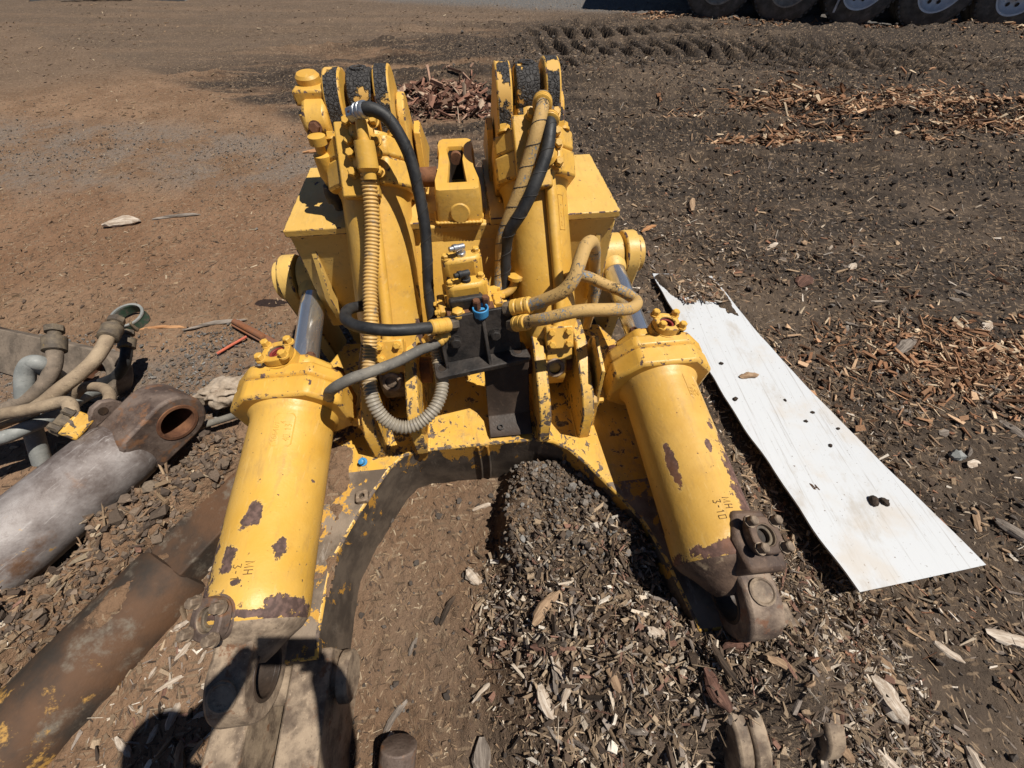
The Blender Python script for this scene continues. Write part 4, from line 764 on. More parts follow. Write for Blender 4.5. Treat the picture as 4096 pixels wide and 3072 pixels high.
# ------------------------------------------------------------------ old cylinder on the left
gc = empty('old_hydraulic_cylinder', (-1.611, .770, 0), R(-25.5)); tag(gc, 'bare grey-brown hydraulic cylinder with worn paint and round end eye on the left', 'cylinder')
O = frame((0, 0, .185), (0, 1, 0), (0, 0, 1))
MB().lathe(O, [(-1.5, .140), (-.02, .140), (.03, .138), (.06, .126), (.085, .098), (.10, .06)], 64).build('barrel', 'greycyl', gc)
pts = [(.02, .30)] + [(.215 + .118 * math.cos(a), .215 + .118 * math.sin(a)) for a in [R(95 - 10 * i) for i in range(20)]] + [(.02, .09)]
c2 = Vector((.215, .215)); P2 = [Vector(p) for p in pts]
def rad2(a):
    dv = Vector((math.cos(a), math.sin(a))); best = .118
    for i in range(len(P2)):
        p_, q_ = P2[i] - c2, P2[(i + 1) % len(P2)] - c2; e_ = q_ - p_; den = dv.x * e_.y - dv.y * e_.x
        if abs(den) < 1e-9: continue
        t = (p_.x * e_.y - p_.y * e_.x) / den; u = (p_.x * dv.y - p_.y * dv.x) / den
        if t > 0 and -1e-6 <= u <= 1 + 1e-6: best = t
    return best
MB().ring(T(.03, .215, .215) @ MXY, rad2, .064, -.085, .085, hole_m=1).build('end_eye', ['eye_steel', 'rust'], gc, .012)
MB().ring(T(.03, .215, .215) @ MXY, lambda a: .080, .0645, -.089, .089).build('bushing', 'rust', gc, .002)
MB().lathe(frame((-.052, .215, .215), (1, 0, 0)), [(0, .0643), (.004, .0643)], 24).build('eye_back', 'rust', gc)
pts2 = [(.0, .30), (.05, .345), (.09, .375), (.125, .378), (.155, .355), (.17, .31)]
MB().prism(pts2, -.075, -.050, MXY).build('lifting_lug', 'eye_steel', gc, .006)
MB().lathe(frame((-.048, .105, .345), (1, 0, 0)), [(0, .016), (.0015, .016)], 20).build('lug_hole', 'hole', gc)
pf = frame((-.10, .02, .325), (-.5, -.2, .8), (0, 1, 0))
MB().box((0, 0, .0), (.10, .10, .06), pf).build('port_block', 'yellow_plate', gc, .008); MB().lathe(pf @ T(-.01, -.01, 0), [(.02, .05), (.05, .046), (.062, .03)], 9).build('port_flange', 'fitting', gc)
for i, j in ((-1, -1), (-1, 1), (1, -1), (1, 1)): bolt(gc, pf @ Vector((i * .033, j * .033, .036)), pf.col[2].xyz, .013, 'fitting', .03)

bs = empty('rusty_beam', (-1.26, .40, 0), -math.atan2(.45, .89)); tag(bs, 'half buried rusty brown steel beam with a round tube end at the bottom left', 'beam')
MB().box((0, .28, .06), (.21, .60, .12)).build('web', 'beam', bs, .006)
MB().box((-.108, .28, .075), (.016, .60, .13)).build('edge_flange', 'beam', bs, .003)
soil_patch('clod', -.10, .15, -.38, .06, .122, .055, lambda x, y: .70 - np.hypot((x + .005) / .065, (y + .16) / .18) * .75, bs, seed=5)
soil_patch('clod', -.22, .03, -.1, .56, .119, .05, lambda x, y: .55 - np.abs(x + .16) * 7.0, bs, seed=6)
MB().box((.0, .72, .05), (.19, .30, .09), RZm(R(-12))).build('end_plate', 'beam', bs, .006)
MB().lathe(frame((-.005, -1.3, .0), (0, 1, 0)), [(0, .145), (1.27, .145), (1.285, .138), (1.29, .12)], 48).build('tube', 'beam', bs)

la = empty('link_arm', (-2.10, 1.30, 0), R(-16)); tag(la, 'worn steel link arm with a round eye half sunk in gravel at the left edge', 'link arm')
LM = T(0, 0, .055) @ Matrix.Rotation(R(40), 4, 'X')
P2 = [Vector(p) for p in [(-.9, -.11), (-.9, .10), (-.18, .125)] + [(.135 * math.cos(a), .135 * math.sin(a)) for a in [R(95 - 10 * i) for i in range(20)]] + [(-.18, -.125)]]; c2 = Vector((0, 0))
MB().ring(LM, rad2, .075, -.045, .045, hole_m=1).build('eye_plate', ['hose_brown', 'rust'], la, .010)
MB().box((-.72, -.0, -.03), (1.0, .20, .06), LM).build('arm', 'beam', la, .008)
soil_patch('soil_fill', -.09, .09, -.09, .09, .03, .03, lambda x, y: .9 - np.hypot(x, y) / .085 * .5, la, seed=7)

def whose(name, pts, r, mat, label, fits=None, fmat='fitting', r2=None):
    """a loose hose lying in the yard, with its end fitting"""
    base = Vector(pts[0]); base.z = 0; e = empty(name, base); tag(e, label, 'hose', 'loose hoses by the old cylinder')
    q = [Vector(p) - base for p in pts]; MB().tube(q, r, 16).build('hose_body', mat, e)
    if fits:
        d = (q[0] - q[1]).normalized(); F_ = frame(q[0] - d * .01, d)
        MB().lathe(F_, [(-.005, r * 1.05), (0, r * 1.45), (.06 * fits, r * 1.5), (.063 * fits, r * .9), (.085 * fits, r * .8), (.087 * fits, r * 1.15)], 22).build('ferrule', fmat, e)
        hx = [(r * 1.25 * math.cos(R(60 * i)), r * 1.25 * math.sin(R(60 * i))) for i in range(6)]; MB().prism(hx, .087 * fits, .115 * fits, F_).build('nut', fmat, e, .002)
    return e
whose('grey_loop_hose', [(-2.093, .821, .03), (-2.08, .864, .1), (-2.07, .911, .17), (-2.057, .955, .24), (-2.036, 1.003, .31), (-2.017, 1.057, .37), (-1.985, 1.086, .4), (-1.962, 1.091, .39), (-2.001, 1.105, .33), (-2.097, 1.164, .22), (-2.159, 1.194, .1)], .032, 'hose_grey', 'thick pale grey hose bent into an upright loop at the left edge')
whose('grey_hose', [(-2.093, .81, .24), (-2.047, .835, .24), (-2.013, .88, .23), (-1.991, .933, .21), (-1.989, 1.01, .18), (-2.009, 1.099, .14), (-2.025, 1.16, .1), (-2.027, 1.207, .06)][::-1] + [(-2.2, .76, .22)], .027, 'hose_grey', 'pale grey hose running low under the tan hoses')
whose('brown_hose', [(-1.948, 1.167, .4), (-1.935, 1.123, .38), (-1.933, 1.08, .36), (-1.956, 1.031, .33), (-2.005, .99, .3), (-2.072, .962, .28), (-2.134, .928, .27), (-2.3, .88, .22)], .027, 'hose_brown', 'dusty brown hose ending in an upright fitting in front of the grey loop', 1.0)
whose('tan_hose', [(-1.848, 1.299, .34), (-1.83, 1.231, .34), (-1.821, 1.15, .34), (-1.849, 1.075, .33), (-1.888, 1.01, .32), (-1.935, .955, .3), (-2.011, .928, .27), (-2.093, .907, .25), (-2.3, .85, .2)], .027, 'hose_tan', 'long dusty tan hose whose thick fitting points to the green ring', 1.15)
whose('tan_hose', [(-1.695, .845, .355), (-1.715, .885, .368), (-1.745, .910, .365), (-1.782, .916, .36), (-1.853, .896, .355), (-1.925, .88, .35), (-2.005, .868, .34), (-2.2, .82, .28)], .024, 'hose_tan', 'dusty tan hose joined to the bolted port of the old cylinder')
whose('tan_hose', [(-1.655, .885, .315), (-1.64, .945, .325), (-1.68, .995, .31), (-1.763, 1.048, .28), (-1.854, 1.078, .25), (-1.935, 1.09, .22), (-2.02, 1.07, .16), (-2.12, 1.02, .08)], .021, 'hose_tan', 'short tan hose arching behind the port of the old cylinder')
whose('black_loose_hose', [(-1.914, 1.372, .2), (-1.905, 1.326, .18), (-1.928, 1.29, .14), (-1.992, 1.266, .09), (-2.062, 1.243, .07), (-2.147, 1.224, .06), (-2.241, 1.211, .05), (-2.4, 1.17, .03)], .024, 'rubber', 'black hose curling up to a bare fitting beside the link arm', .8)
# ring strap, bar, stick, rag
rg = empty('ring_strap', (-2.24, 1.745, 0), .2); tag(rg, 'dark green open metal ring strap lying on the soil', 'ring')
MB().ring(T(0, 0, .035) @ Matrix.Rotation(R(8), 4, 'X'), lambda a: .084, .078, -.03, .028).build('band', 'green', rg, .002); MB().ring(T(0, 0, .065) @ Matrix.Rotation(R(8), 4, 'X'), lambda a: .089, .076, -.004, .004).build('rim', 'hose_grey', rg)
MB().box((.045, -.070, .035), (.010, .025, .06)).build('clasp', 'fitting', rg, .003)
d = Vector((.314, -.186, 0)); o = MB().box((0, 0, .012), (d.length, .055, .010)).lathe(frame((-d.length / 2, 0, .020), (1, 0, 0)), [(0, .018), (d.length * .7, .018), (d.length * .72, .008)], 12).build('steel_bar', 'orange_rust', bevel=.003, mx=T(-1.468, 1.634, .012) @ RZm(math.atan2(d.y, d.x))); tag(o, 'flat rusty orange steel bar lying on the brown soil', 'bar')
d = Vector((.111, .125, 0)); o = MB().tube([(-.085, 0, .012), (0, .002, .014), (.085, 0, .016)], .0075, 8).build('red_stick', 'red_stick', mx=T(-1.563, 1.547, .01) @ RZm(math.atan2(d.y, d.x))); tag(o, 'thin red stick beside the rusty steel bar', 'stick')
bm = bmesh.new(); bmesh.ops.create_icosphere(bm, subdivisions=5, radius=1)
for v_ in bm.verts:
    c = v_.co; n1 = math.sin(c.x * 5 + c.y * 3) * .10 + math.sin(c.y * 11 + c.z * 7 + c.x * 2) * .06 + math.sin(c.x * 17 - c.y * 9) * .045 + math.sin(c.z * 13 + c.x * 8) * .04 + math.sin(c.y * 29 + c.x * 13) * .02
    sx = .105 * (1 + .22 * math.sin(c.y * 4)); v_.co = Vector((c.x * sx * (1 + n1), c.y * .075 * (1 + n1 * 1.3) * (1 + .25 * c.x), c.z * .05 * (1 + n1) + (.02 if c.z > 0 else 0)))
me = bpy.data.meshes.new('rag'); bm.to_mesh(me); bm.free(); me.materials.append(M['rag']); me.polygons.foreach_set('use_smooth', [True] * len(me.polygons))
o = bpy.data.objects.new('rag', me); col.objects.link(o); o.location = (-1.395, 1.165, .085); o.rotation_euler = (0, .15, .65); tag(o, 'crumpled dirty beige rag wrapped round the grey hose', 'rag')

# ------------------------------------------------------------------ white board
wb = empty('white_board', (1.24, 1.22, 0), 0); tag(wb, 'long white plastic board lying on the mulch right of the ripper', 'board')
nL, nW = 60, 12; vs = []; fs = []
A0, A1, B0, B1 = Vector((.915, 2.17)), Vector((1.285, 2.13)), Vector((1.205, .285)), Vector((1.715, .375))
def board_pt(s, t):
    bow = .035 * math.sin(math.pi * s) + .004 * math.sin(s * 23 + t * 9) + .0025 * math.sin(s * 51); l = A0.lerp(B0, s) + Vector((-bow * .9, -bow * .25)); r = A1.lerp(B1, s) + Vector((-bow * .4, 0)); p = l.lerp(r, t)
    z = .030 + .010 * math.sin(s * 5 + t * 2) + .115 * max(0, s - .30) * (1 - t * .25)
    return Vector((p.x - 1.24, p.y - 1.22, z + .012))
for k, dz in ((0, 0), (1, -.008)):
    for i in range(nL + 1):
        for j in range(nW + 1): q = board_pt(i / nL, j / nW); vs.append((q.x, q.y, q.z + dz))
NN = (nL + 1) * (nW + 1); I = lambda i, j, k: k * NN + i * (nW + 1) + j
for i in range(nL):
    for j in range(nW): fs += [(I(i, j, 0), I(i, j + 1, 0), I(i + 1, j + 1, 0), I(i + 1, j, 0))[::-1], (I(i, j, 1), I(i, j + 1, 1), I(i + 1, j + 1, 1), I(i + 1, j, 1))]
    fs += [(I(i, 0, 0), I(i + 1, 0, 0), I(i + 1, 0, 1), I(i, 0, 1))[::-1], (I(i, nW, 0), I(i + 1, nW, 0), I(i + 1, nW, 1), I(i, nW, 1))]
for j in range(nW): fs += [(I(0, j, 0), I(0, j + 1, 0), I(0, j + 1, 1), I(0, j, 1)), (I(nL, j, 0), I(nL, j + 1, 0), I(nL, j + 1, 1), I(nL, j, 1))[::-1]]
bq = MB(); bq.add(vs, fs); bq.build('sheet', 'white', wb)
mk = MB(); strokes(mk, 'D4', (0, 0), .03, lambda u, v: board_pt(.80 - v / 2.2 + u * .12, .24 + u * 1.1) + Vector((0, 0, .0006)), .0022); mk.build('marker_scribble', 'ink', wb)
def on_board(s, t): q = board_pt(s, t); return Vector((q.x + 1.24, q.y + 1.22, q.z))
soil_patch('soil_cover', -.34, .13, .50, .98, .050, .028, lambda x, y: .62 - np.maximum(0, .74 - y - .25 * x) * 4.5 - sst(y, .90, .95) * .9 - np.maximum(0, (-.325 + (.95 - y) * .21 + .02) - x) * 22 - np.maximum(0, x - (.0 + (.95 - y) * .23)) * 22, wb, seed=9)

# ------------------------------------------------------------------ parked trailer wheels, far right
M['tyre'] = plain('tyre_rubber', (0.045, 0.044, 0.043), (0.10, 0.096, 0.09), 8, 0.6, c3=(0.15, 0.14, 0.13), t3=(.55, .75))
M['alu'] = plain('aluminium_rim', (0.62, 0.63, 0.65), (0.50, 0.51, 0.53), 10, 0.45, 0.3); M['rim'] = plain('dirty_rim', (0.20, 0.165, 0.13), (0.36, 0.31, 0.25), 12, 0.6, 0.1)
M['deck'] = plain('trailer_steel', (0.03, 0.03, 0.032), (0.06, 0.055, 0.05), 8, 0.6)
tr_ = empty('parked_trailer', (3.93, 9.40, 0), R(-11.5)); tag(tr_, 'parked truck trailer with a row of large black tyres at the far right', 'trailer')
def tyre_prof(w, r): return [(0, r * .60), (.012, r * .64), (.02, r * .80), (.03, r * .92), (.05, r * .975), (.07, r), (.095, r), (.10, r - .014), (.11, r - .014), (.115, r), (.145, r), (.15, r - .014), (.16, r - .014), (.165, r), (w - .07, r), (w - .05, r * .975), (w - .02, r * .8), (w, r * .6)]
wheels = []
for k in range(6):
    for y0, side in ((0, 1), (.33, 0), (1.75, 0), (2.08, 0)):
        xk = 4.08 + (k - 4) * 1.12; W = frame((xk, y0, .56), (0, 1, 0), (0, 0, 1))
        wh = MB().lathe(W, tyre_prof(.26, .56), 64, cap=False).build('wheel', 'tyre', tr_)
        if side:
            ty = MB()
            for a in range(48):                                   # shoulder tread blocks
                ty.box((0, .555, .058), (.035, .022, .05), W @ RZm(2 * math.pi * a / 48))
            ty.build('tread', 'tyre', wh)
            MB().lathe(W, [(.008, .338), (.0, .336), (.004, .315), (.05, .290), (.075, .24), (.085, .18), (.070, .13), (.02, .115), (-.02, .10), (-.03, .05), (-.03, .001)], 48, cap=False).build('rim', 'alu' if k in (2, 3, 4) else 'rim', wh)
            for a in range(10):
                q = 2 * math.pi * a / 10; MB().lathe(W @ T(.215 * math.cos(q), .215 * math.sin(q), .066), [(0, .026), (.004, .026)], 14).build('hand_hole', 'hole', wh)  # dark discs standing in for the shaded openings
            for a in range(10):
                q = 2 * math.pi * (a + .5) / 10; MB().lathe(W @ T(.145 * math.cos(q), .145 * math.sin(q), .045), [(0, .016), (.03, .016)], 6).build('wheel_nut', 'rim', wh)
    MB().lathe(frame((4.08 + (k - 4) * 1.12, .2, .56), (0, 1, 0)), [(0, .06), (2.0, .06)], 16).build('axle', 'deck', tr_)
MB().box((2.5, 1.45, 1.50), (9.0, 1.7, .22)).box((2.5, .75, 1.24), (9.0, .14, .34)).box((2.5, 1.75, 1.24), (9.0, .14, .34)).build('deck', 'deck', tr_, .01)
MB().box((1.52, .15, .62), (.012, .5, .7)).build('mudflap', 'deck', tr_); MB().box((1.50, -.06, .60), (.03, .02, .8), T(0, 0, 0)).build('mudflap_bracket', 'alu', tr_)

# far left: low white slatted panels on a kerb
fp = empty('white_panel_stack', (-8.42, 11.36, 0), 0.02); tag(fp, 'low white slatted panels on the ground at the far left', 'panel stack')
MB().box((0, .35, .04), (3.2, .6, .16)).build('concrete_base', 'hose_grey', fp, .02)
for i in range(9): MB().box((-.62 + i * .14, .0, .24), (.118, .05, .42), Matrix.Rotation(R(12), 4, 'X')).build('slat', 'white', fp, .006)
MB().box((0, .14, .40), (1.5, .05, .06)).build('rail', 'hose_grey', fp, .004)
# steel post end at the bottom edge
o = MB().lathe(frame((0, 0, 0), (.06, .85, .42)), [(0, .052), (.285, .052), (.287, .047)], 36).build('steel_stub', 'eye_steel', bevel=.003, mx=T(-.345, -.365, -.03)); tag(o, 'cut round steel bar end sticking out of the chips at the bottom edge', 'steel bar')

# ------------------------------------------------------------------ wood bits, gravel, clods
PAL = {'mix': [((.30, .20, .12), 4), ((.20, .13, .08), 5), ((.11, .072, .048), 6), ((.055, .038, .027), 6), ((.36, .29, .21), 2.5), ((.55, .47, .38), 0.9), ((.19, .155, .125), 3), ((.24, .12, .075), 1.2)],
       'mix2': [((.34, .235, .145), 4), ((.24, .16, .10), 5), ((.14, .092, .06), 5), ((.07, .048, .034), 5), ((.40, .32, .235), 2), ((.58, .50, .41), 0.7), ((.20, .16, .13), 3), ((.27, .135, .08), 1.5)],
       'pale': [((.32, .235, .155), 4), ((.48, .40, .31), 2.2), ((.20, .14, .09), 5), ((.10, .07, .05), 5), ((.62, .55, .46), 0.8), ((.22, .18, .15), 3), ((.22, .12, .085), 1.5), ((.05, .036, .027), 3)],
       'orange': [((.36, .20, .11), 4), ((.46, .30, .18), 3), ((.25, .125, .065), 4), ((.14, .075, .042), 3), ((.56, .43, .29), 1.6), ((.08, .05, .035), 2)],
       'red': [((.24, .12, .08), 4), ((.15, .07, .047), 3), ((.36, .22, .15), 3), ((.46, .34, .24), 1.8), ((.07, .035, .024), 3)],
       'fines': [((.20, .13, .078), 4), ((.26, .18, .11), 3), ((.13, .085, .055), 4), ((.36, .28, .19), 1.3), ((.08, .055, .04), 3)],
       'grey': [((.15, .138, .124), 4), ((.20, .185, .168), 3), ((.115, .102, .09), 4), ((.21, .20, .185), 1), ((.13, .10, .075), 3)],
       'clodb': [((.13, .095, .07), 4), ((.17, .125, .09), 3), ((.09, .066, .05), 3), ((.21, .16, .115), 1)],
       'clodm': [((.115, .09, .07), 4), ((.15, .12, .095), 4), ((.19, .165, .14), 1.5), ((.075, .057, .044), 3), ((.17, .115, .075), 2)],
       'clod': [((.065, .052, .043), 4), ((.09, .074, .062), 4), ((.12, .104, .09), 1.5), ((.045, .036, .030), 3)]}
CORN = np.array([[-1, -1, -1], [1, -1, -1], [1, 1, -1], [-1, 1, -1], [-1, -1, 1], [1, -1, 1], [1, 1, 1], [-1, 1, 1]], float)
QUAD = np.array([[3, 2, 1, 0], [4, 5, 6, 7], [0, 1, 5, 4], [1, 2, 6, 5], [2, 3, 7, 6], [3, 0, 4, 7]])
OCT = np.array([[1, 0, 0], [0, 1, 0], [-1, 0, 0], [0, -1, 0], [.6, .6, .75], [-.6, .6, .75], [-.6, -.6, .75], [.6, -.6, .75], [0, 0, -1]], float)
OFT = np.array([[0, 1, 4], [1, 2, 5], [2, 3, 6], [3, 0, 7], [1, 5, 4], [2, 6, 5], [3, 7, 6], [0, 4, 7], [4, 5, 6], [4, 6, 7], [1, 0, 8], [2, 1, 8], [3, 2, 8], [0, 3, 8]])
def bits(name, x, y, z, L, W, Th, palette, tilt=.35, stone=False, yaw=None):
    n = len(x); base, F_ = (OCT, OFT) if stone else (CORN, QUAD); k = len(base)
    v = np.repeat(base[None], n, 0) * (1 + (rng.random((n, k, 3)) - .5) * (.7 if stone else .7))
    if not stone:
        tp = 1 - .65 * rng.random(n)[:, None]; end = (base[None, :, 0] > 0); v[:, :, 1] *= np.where(end, tp, 1); v[:, :, 2] += .5 * (rng.random(n)[:, None] - .5) * (base[None, :, 0]) * 1.5
    v = v * np.stack([L, W, Th], -1)[:, None, :] * .5
    a = rng.random(n) * 2 * np.pi if yaw is None else yaw; t1 = rng.normal(0, tilt, n); t2 = rng.normal(0, tilt * 1.3, n)
    ca, sa, c1, s1, c2_, s2 = np.cos(a), np.sin(a), np.cos(t1), np.sin(t1), np.cos(t2), np.sin(t2)
    X1 = v[:, :, 0]; Y1 = v[:, :, 1] * c2_[:, None] - v[:, :, 2] * s2[:, None]; Z1 = v[:, :, 1] * s2[:, None] + v[:, :, 2] * c2_[:, None]
    X2 = X1 * c1[:, None] - Z1 * s1[:, None]; Z2 = X1 * s1[:, None] + Z1 * c1[:, None]
    co = np.stack([X2 * ca[:, None] - Y1 * sa[:, None] + x[:, None], X2 * sa[:, None] + Y1 * ca[:, None] + y[:, None], Z2 + (z + Th * .35 + np.abs(s1) * L * .22)[:, None]], -1)
    fs_ = (F_[None] + (np.arange(n) * k)[:, None, None]).reshape(-1, F_.shape[1]); q = F_.shape[1]
    me = bpy.data.meshes.new(name); me.vertices.add(n * k); me.vertices.foreach_set('co', co.astype(np.float32).ravel())
    me.loops.add(fs_.size); me.loops.foreach_set('vertex_index', fs_.astype(np.int32).ravel()); me.polygons.add(len(fs_))
    me.polygons.foreach_set('loop_start', np.arange(0, fs_.size, q, dtype=np.int32)); me.polygons.foreach_set('loop_total', np.full(len(fs_), q, np.int32)); me.polygons.foreach_set('use_smooth', np.zeros(len(fs_), bool)); me.update(calc_edges=True)
    cols = np.array([c for c, w in PAL[palette]]); ws = np.array([w for c, w in PAL[palette]]); ci = rng.choice(len(cols), n, p=ws / ws.sum())
    cc = cols[ci] * (0.7 + .6 * rng.random(n))[:, None]; cc = np.concatenate([cc, np.ones((n, 1))], 1)
    at = me.color_attributes.new('Col', 'FLOAT_COLOR', 'POINT'); at.data.foreach_set('color', np.repeat(cc, k, 0).astype(np.float32).ravel())
    me.materials.append(M['bits']); o = bpy.data.objects.new(name, me); col.objects.link(o); return o
def place(n, dens, box, bias=None):
    """rejection sample n points with density dens(x, y) in [0, 1]"""
    xs = []; ys = []; c = 0
    while c < n:
        x = rng.uniform(box[0], box[1], n * 3); y = rng.uniform(box[2], box[3], n * 3); k = rng.random(n * 3) < dens(x, y); xs.append(x[k]); ys.append(y[k]); c += k.sum()
    return np.concatenate(xs)[:n], np.concatenate(ys)[:n]
def bed(name, n, dens, box, lmin, lmax, pal, wr=(.15, .45), tr=(.15, .5), tilt=.35, label=None, cat=None, stone=False, lift=0.0, power=2.2):
    x, y = place(n, dens, box); L = lmin * (lmax / lmin) ** (rng.random(n) ** (power * .75))
    ty = rng.random(n); fib, chk = ty < .22, ty > .72                  # fibres, slivers, stubby chunks
    L = L * np.where(chk, .55, np.where(fib, 1.25, 1.)); W = L * np.where(fib, rng.uniform(.025, .06, n), np.where(chk, rng.uniform(.35, .75, n), rng.uniform(.09, .26, n)))
    W = np.maximum(W, .0012); Th = W * np.where(chk, rng.uniform(.18, .6, n), rng.uniform(.25, .9, n))
    if stone: W = L * rng.uniform(.6, 1, n); Th = L * rng.uniform(.45, .9, n)
    z = hgt(x, y) + lift * rng.random(n); o = bits(name, x, y, z, L, W, Th, pal, tilt, stone); return tag(o, label, cat, kind='stuff')
def clump(x, y, s=2.5, seed=81): return np.clip(.5 + 1.6 * fbm(x, y, s, 3, seed), .05, 1)
heapm = lambda x, y: sst(x + .5 * fbm(x, y, 3.5, 3, 17), -.20, .16) * (1 - sst(y, .40, .55))
rightm = lambda x, y: sst(x, .5, 1.1) * (1 - .55 * sst(y, 1.0, 3.0))
inside = lambda x, y: (np.abs(x + .05) < .48) & (y < .74)
leftnear = lambda x, y: (1 - sst(x, -.95, -.75)) * (1 - sst(y, .3, .6))
bed('mulch', 23000, lambda x, y: heapm(x, y) * clump(x, y, 4), (-.2, 1.3, -.45, .56), .006, .055, 'pale', tilt=.45, lift=.012, label='heap of pale shredded wood mulch spilling over the right frame arm', cat='mulch')
bed('mulch', 31000, lambda x, y: rightm(x, y) * clump(x, y, 2.2) ** 1.25 * np.clip(1.3 - np.hypot(x - .9, y - .2) / 3.4, .15, 1), (.6, 4.0, -.5, 3.6), .008, .055, 'mix2', tilt=.4, label='dark shredded wood mulch round the white board', cat='mulch')
bed('wood_flecks', 7000, lambda x, y: inside(x, y) * (1 - .6 * heapm(x, y)), (-.6, .5, -.45, .76), .004, .028, 'fines', tilt=.2, label='fine wood flecks on the soil inside the frame', cat='wood flecks')
bed('wood_flecks', 6500, lambda x, y: leftnear(x, y) * clump(x, y, 3.5, 91), (-2.4, -.7, -.5, .75), .006, .055, 'pale', tilt=.25, label='pale wood slivers on the soil left of the lift cylinder', cat='wood flecks')
bed('wood_flecks', 16000, lambda x, y: (1 - sst(x, -.9, -.3)) * clump(x, y, 2, 95) * (1 - .75 * sst(y, 2.2, 5)), (-6, 0, .7, 7), .006, .045, 'fines', tilt=.2, label='fine wood flecks trodden into the brown soil at the left', cat='wood flecks')
bed('wood_flecks', 13000, lambda x, y: sst(x, -.6, .6) * clump(x, y, 1.2, 97) * np.clip(1.2 - (y - 2.2) / 6, .2, 1), (-1, 8, 2.0, 8), .018, .080, 'mix2', tilt=.35, label='wood flecks over the churned dark soil behind', cat='wood flecks')
bed('wood_flecks', 3500, lambda x, y: clump(x, y, .8, 99) ** 2, (-9, 4, 5, 11), .02, .07, 'fines', tilt=.2, label='sparse wood flecks over the far soil', cat='wood flecks')
bed('wood_flecks', 2600, lambda x, y: np.exp(-(((y + .27 * x) - 10.35) / .25) ** 2) * clump(x, y, 1.5, 101), (2, 10, 7, 11), .03, .12, 'orange', tilt=.2, label='line of pale chips along the gravel by the trailer', cat='wood flecks')
ell = lambda cx, cy, rx, ry: (lambda x, y: np.exp(-1.6 * (((x - cx) / rx) ** 2 + ((y - cy) / ry) ** 2)) * np.clip(.65 + 2.2 * fbm(x, y, 2.6, 3, 103), .03, 1))
bed('bark_pile', 1000, ell(-.72, 5.2, .46, .32), (-1.5, 0, 4.6, 5.9), .04, .22, 'red', (.18, .45), (.1, .3), .38, 'small heap of reddish bark strips behind the ripper', 'bark pile', lift=.05, power=1.8)
bed('bark_pile', 6500, ell(4.7, 5.0, 2.3, .75), (1.6, 7.8, 3.6, 6.4), .02, .13, 'orange', (.10, .3), (.1, .4), .24, 'large spread pile of orange bark shreds at the far right', 'bark pile', lift=.02, power=1.9)
bed('bark_pile', 600, ell(3.25, 5.25, .6, .30), (2.2, 4.3, 4.6, 5.9), .03, .16, 'orange', (.10, .3), (.1, .4), .28, 'small heap of orange bark left of the large bark pile', 'bark pile', lift=.05, power=1.6)
bed('bark_pile', 350, ell(2.55, 4.45, .45, .16), (1.8, 3.4, 4.1, 4.8), .03, .15, 'orange', (.10, .3), (.1, .4), .28, 'smallest heap of orange shreds in front of the bark piles', 'bark pile', lift=.03, power=1.6)
bed('bark_pile', 3600, ell(2.45, 1.42, .75, .33), (1.3, 3.9, .5, 2.3), .010, .09, 'orange', (.12, .35), (.1, .4), .28, 'scatter of orange bark right of the white board', 'bark pile', lift=.02)
bed('gravel', 5200, lambda x, y: ((np.abs(y - 1.42 - .05 * x) < .35) * (x < -.9) + ((x > -1.7) & (x < -1.0) & (y > 1.2) & (y < 1.75))) * clump(x, y, 4, 107) ** 1.5, (-3.2, -.9, 1.05, 1.8), .004, .022, 'grey', stone=True, label='grey gravel patch in front of the rusty bar', cat='gravel')
bed('gravel', 3200, lambda x, y: np.exp(-((y - 3.8 + .10 * x) / .6) ** 2) * clump(x, y, 2.5, 109), (-6.0, -1.2, 2.4, 5.6), .005, .020, 'grey', stone=True, label='band of grey gravel across the soil at the left', cat='gravel')
bed('clods', 2600, lambda x, y: (mound_mask(x, y) > .5) * clump(x, y, 7, 111), (-.1, .5, .3, .82), .003, .024, 'clodm', stone=True, label='bank of dark crumbly clods inside the frame', cat='clods')
bed('clods', 500, lambda x, y: (mound_mask(x, y) > .5) * 1.0, (-.1, .5, .3, .82), .005, .028, 'grey', stone=True, label='grey stones in the clod bank inside the frame', cat='stones')
bed('clods', 5000, lambda x, y: rightm(x, y) * .7 + .5 * (np.abs(x) < .6), (-.6, 3.0, -.5, 2.6), .005, .028, 'clod', stone=True, label='small dark soil crumbs through the mulch', cat='clods')
bed('clods', 2600, lambda x, y: (seg_d(x, y, (-1.26, .82), (-1.75, .05)) < .17) * 1.0, (-2, -1, -.2, 1.1), .004, .028, 'clodb', stone=True, label='bank of dry clods beside the old cylinder', cat='clods')
bed('wood_flecks', 1800, lambda x, y: (seg_d(x, y, (-1.26, .82), (-1.75, .05)) < .19) * 1.0, (-2, -1, -.2, 1.1), .015, .075, 'fines', tilt=.3, label='dry straw-coloured shreds on the clod bank by the old cylinder', cat='wood flecks')
bed('clods', 6000, lambda x, y: sst(x, -1.5, .5) * clump(x, y, 1.5, 113) ** 2, (-3, 9, 2.8, 9), .010, .045, 'clod', stone=True, label='coarse black loam crumbs over the rear yard', cat='clods')
n_ = 420; xq = rng.uniform(.98, 1.30, n_); yq = rng.uniform(1.86, 2.12, n_); k_ = ((xq - .97) > (2.17 - yq) * .20) & (xq < 1.27 + (2.17 - yq) * .2); xq, yq = xq[k_], yq[k_]; n_ = len(xq)
Lq = rng.uniform(.008, .045, n_); tag(bits('wood_flecks', xq, yq, np.full(n_, .066), Lq, Lq * rng.uniform(.1, .35, n_), Lq * rng.uniform(.05, .15, n_), 'mix2', .2), 'wood chips on the soiled far end of the white board', 'wood flecks', kind='stuff')
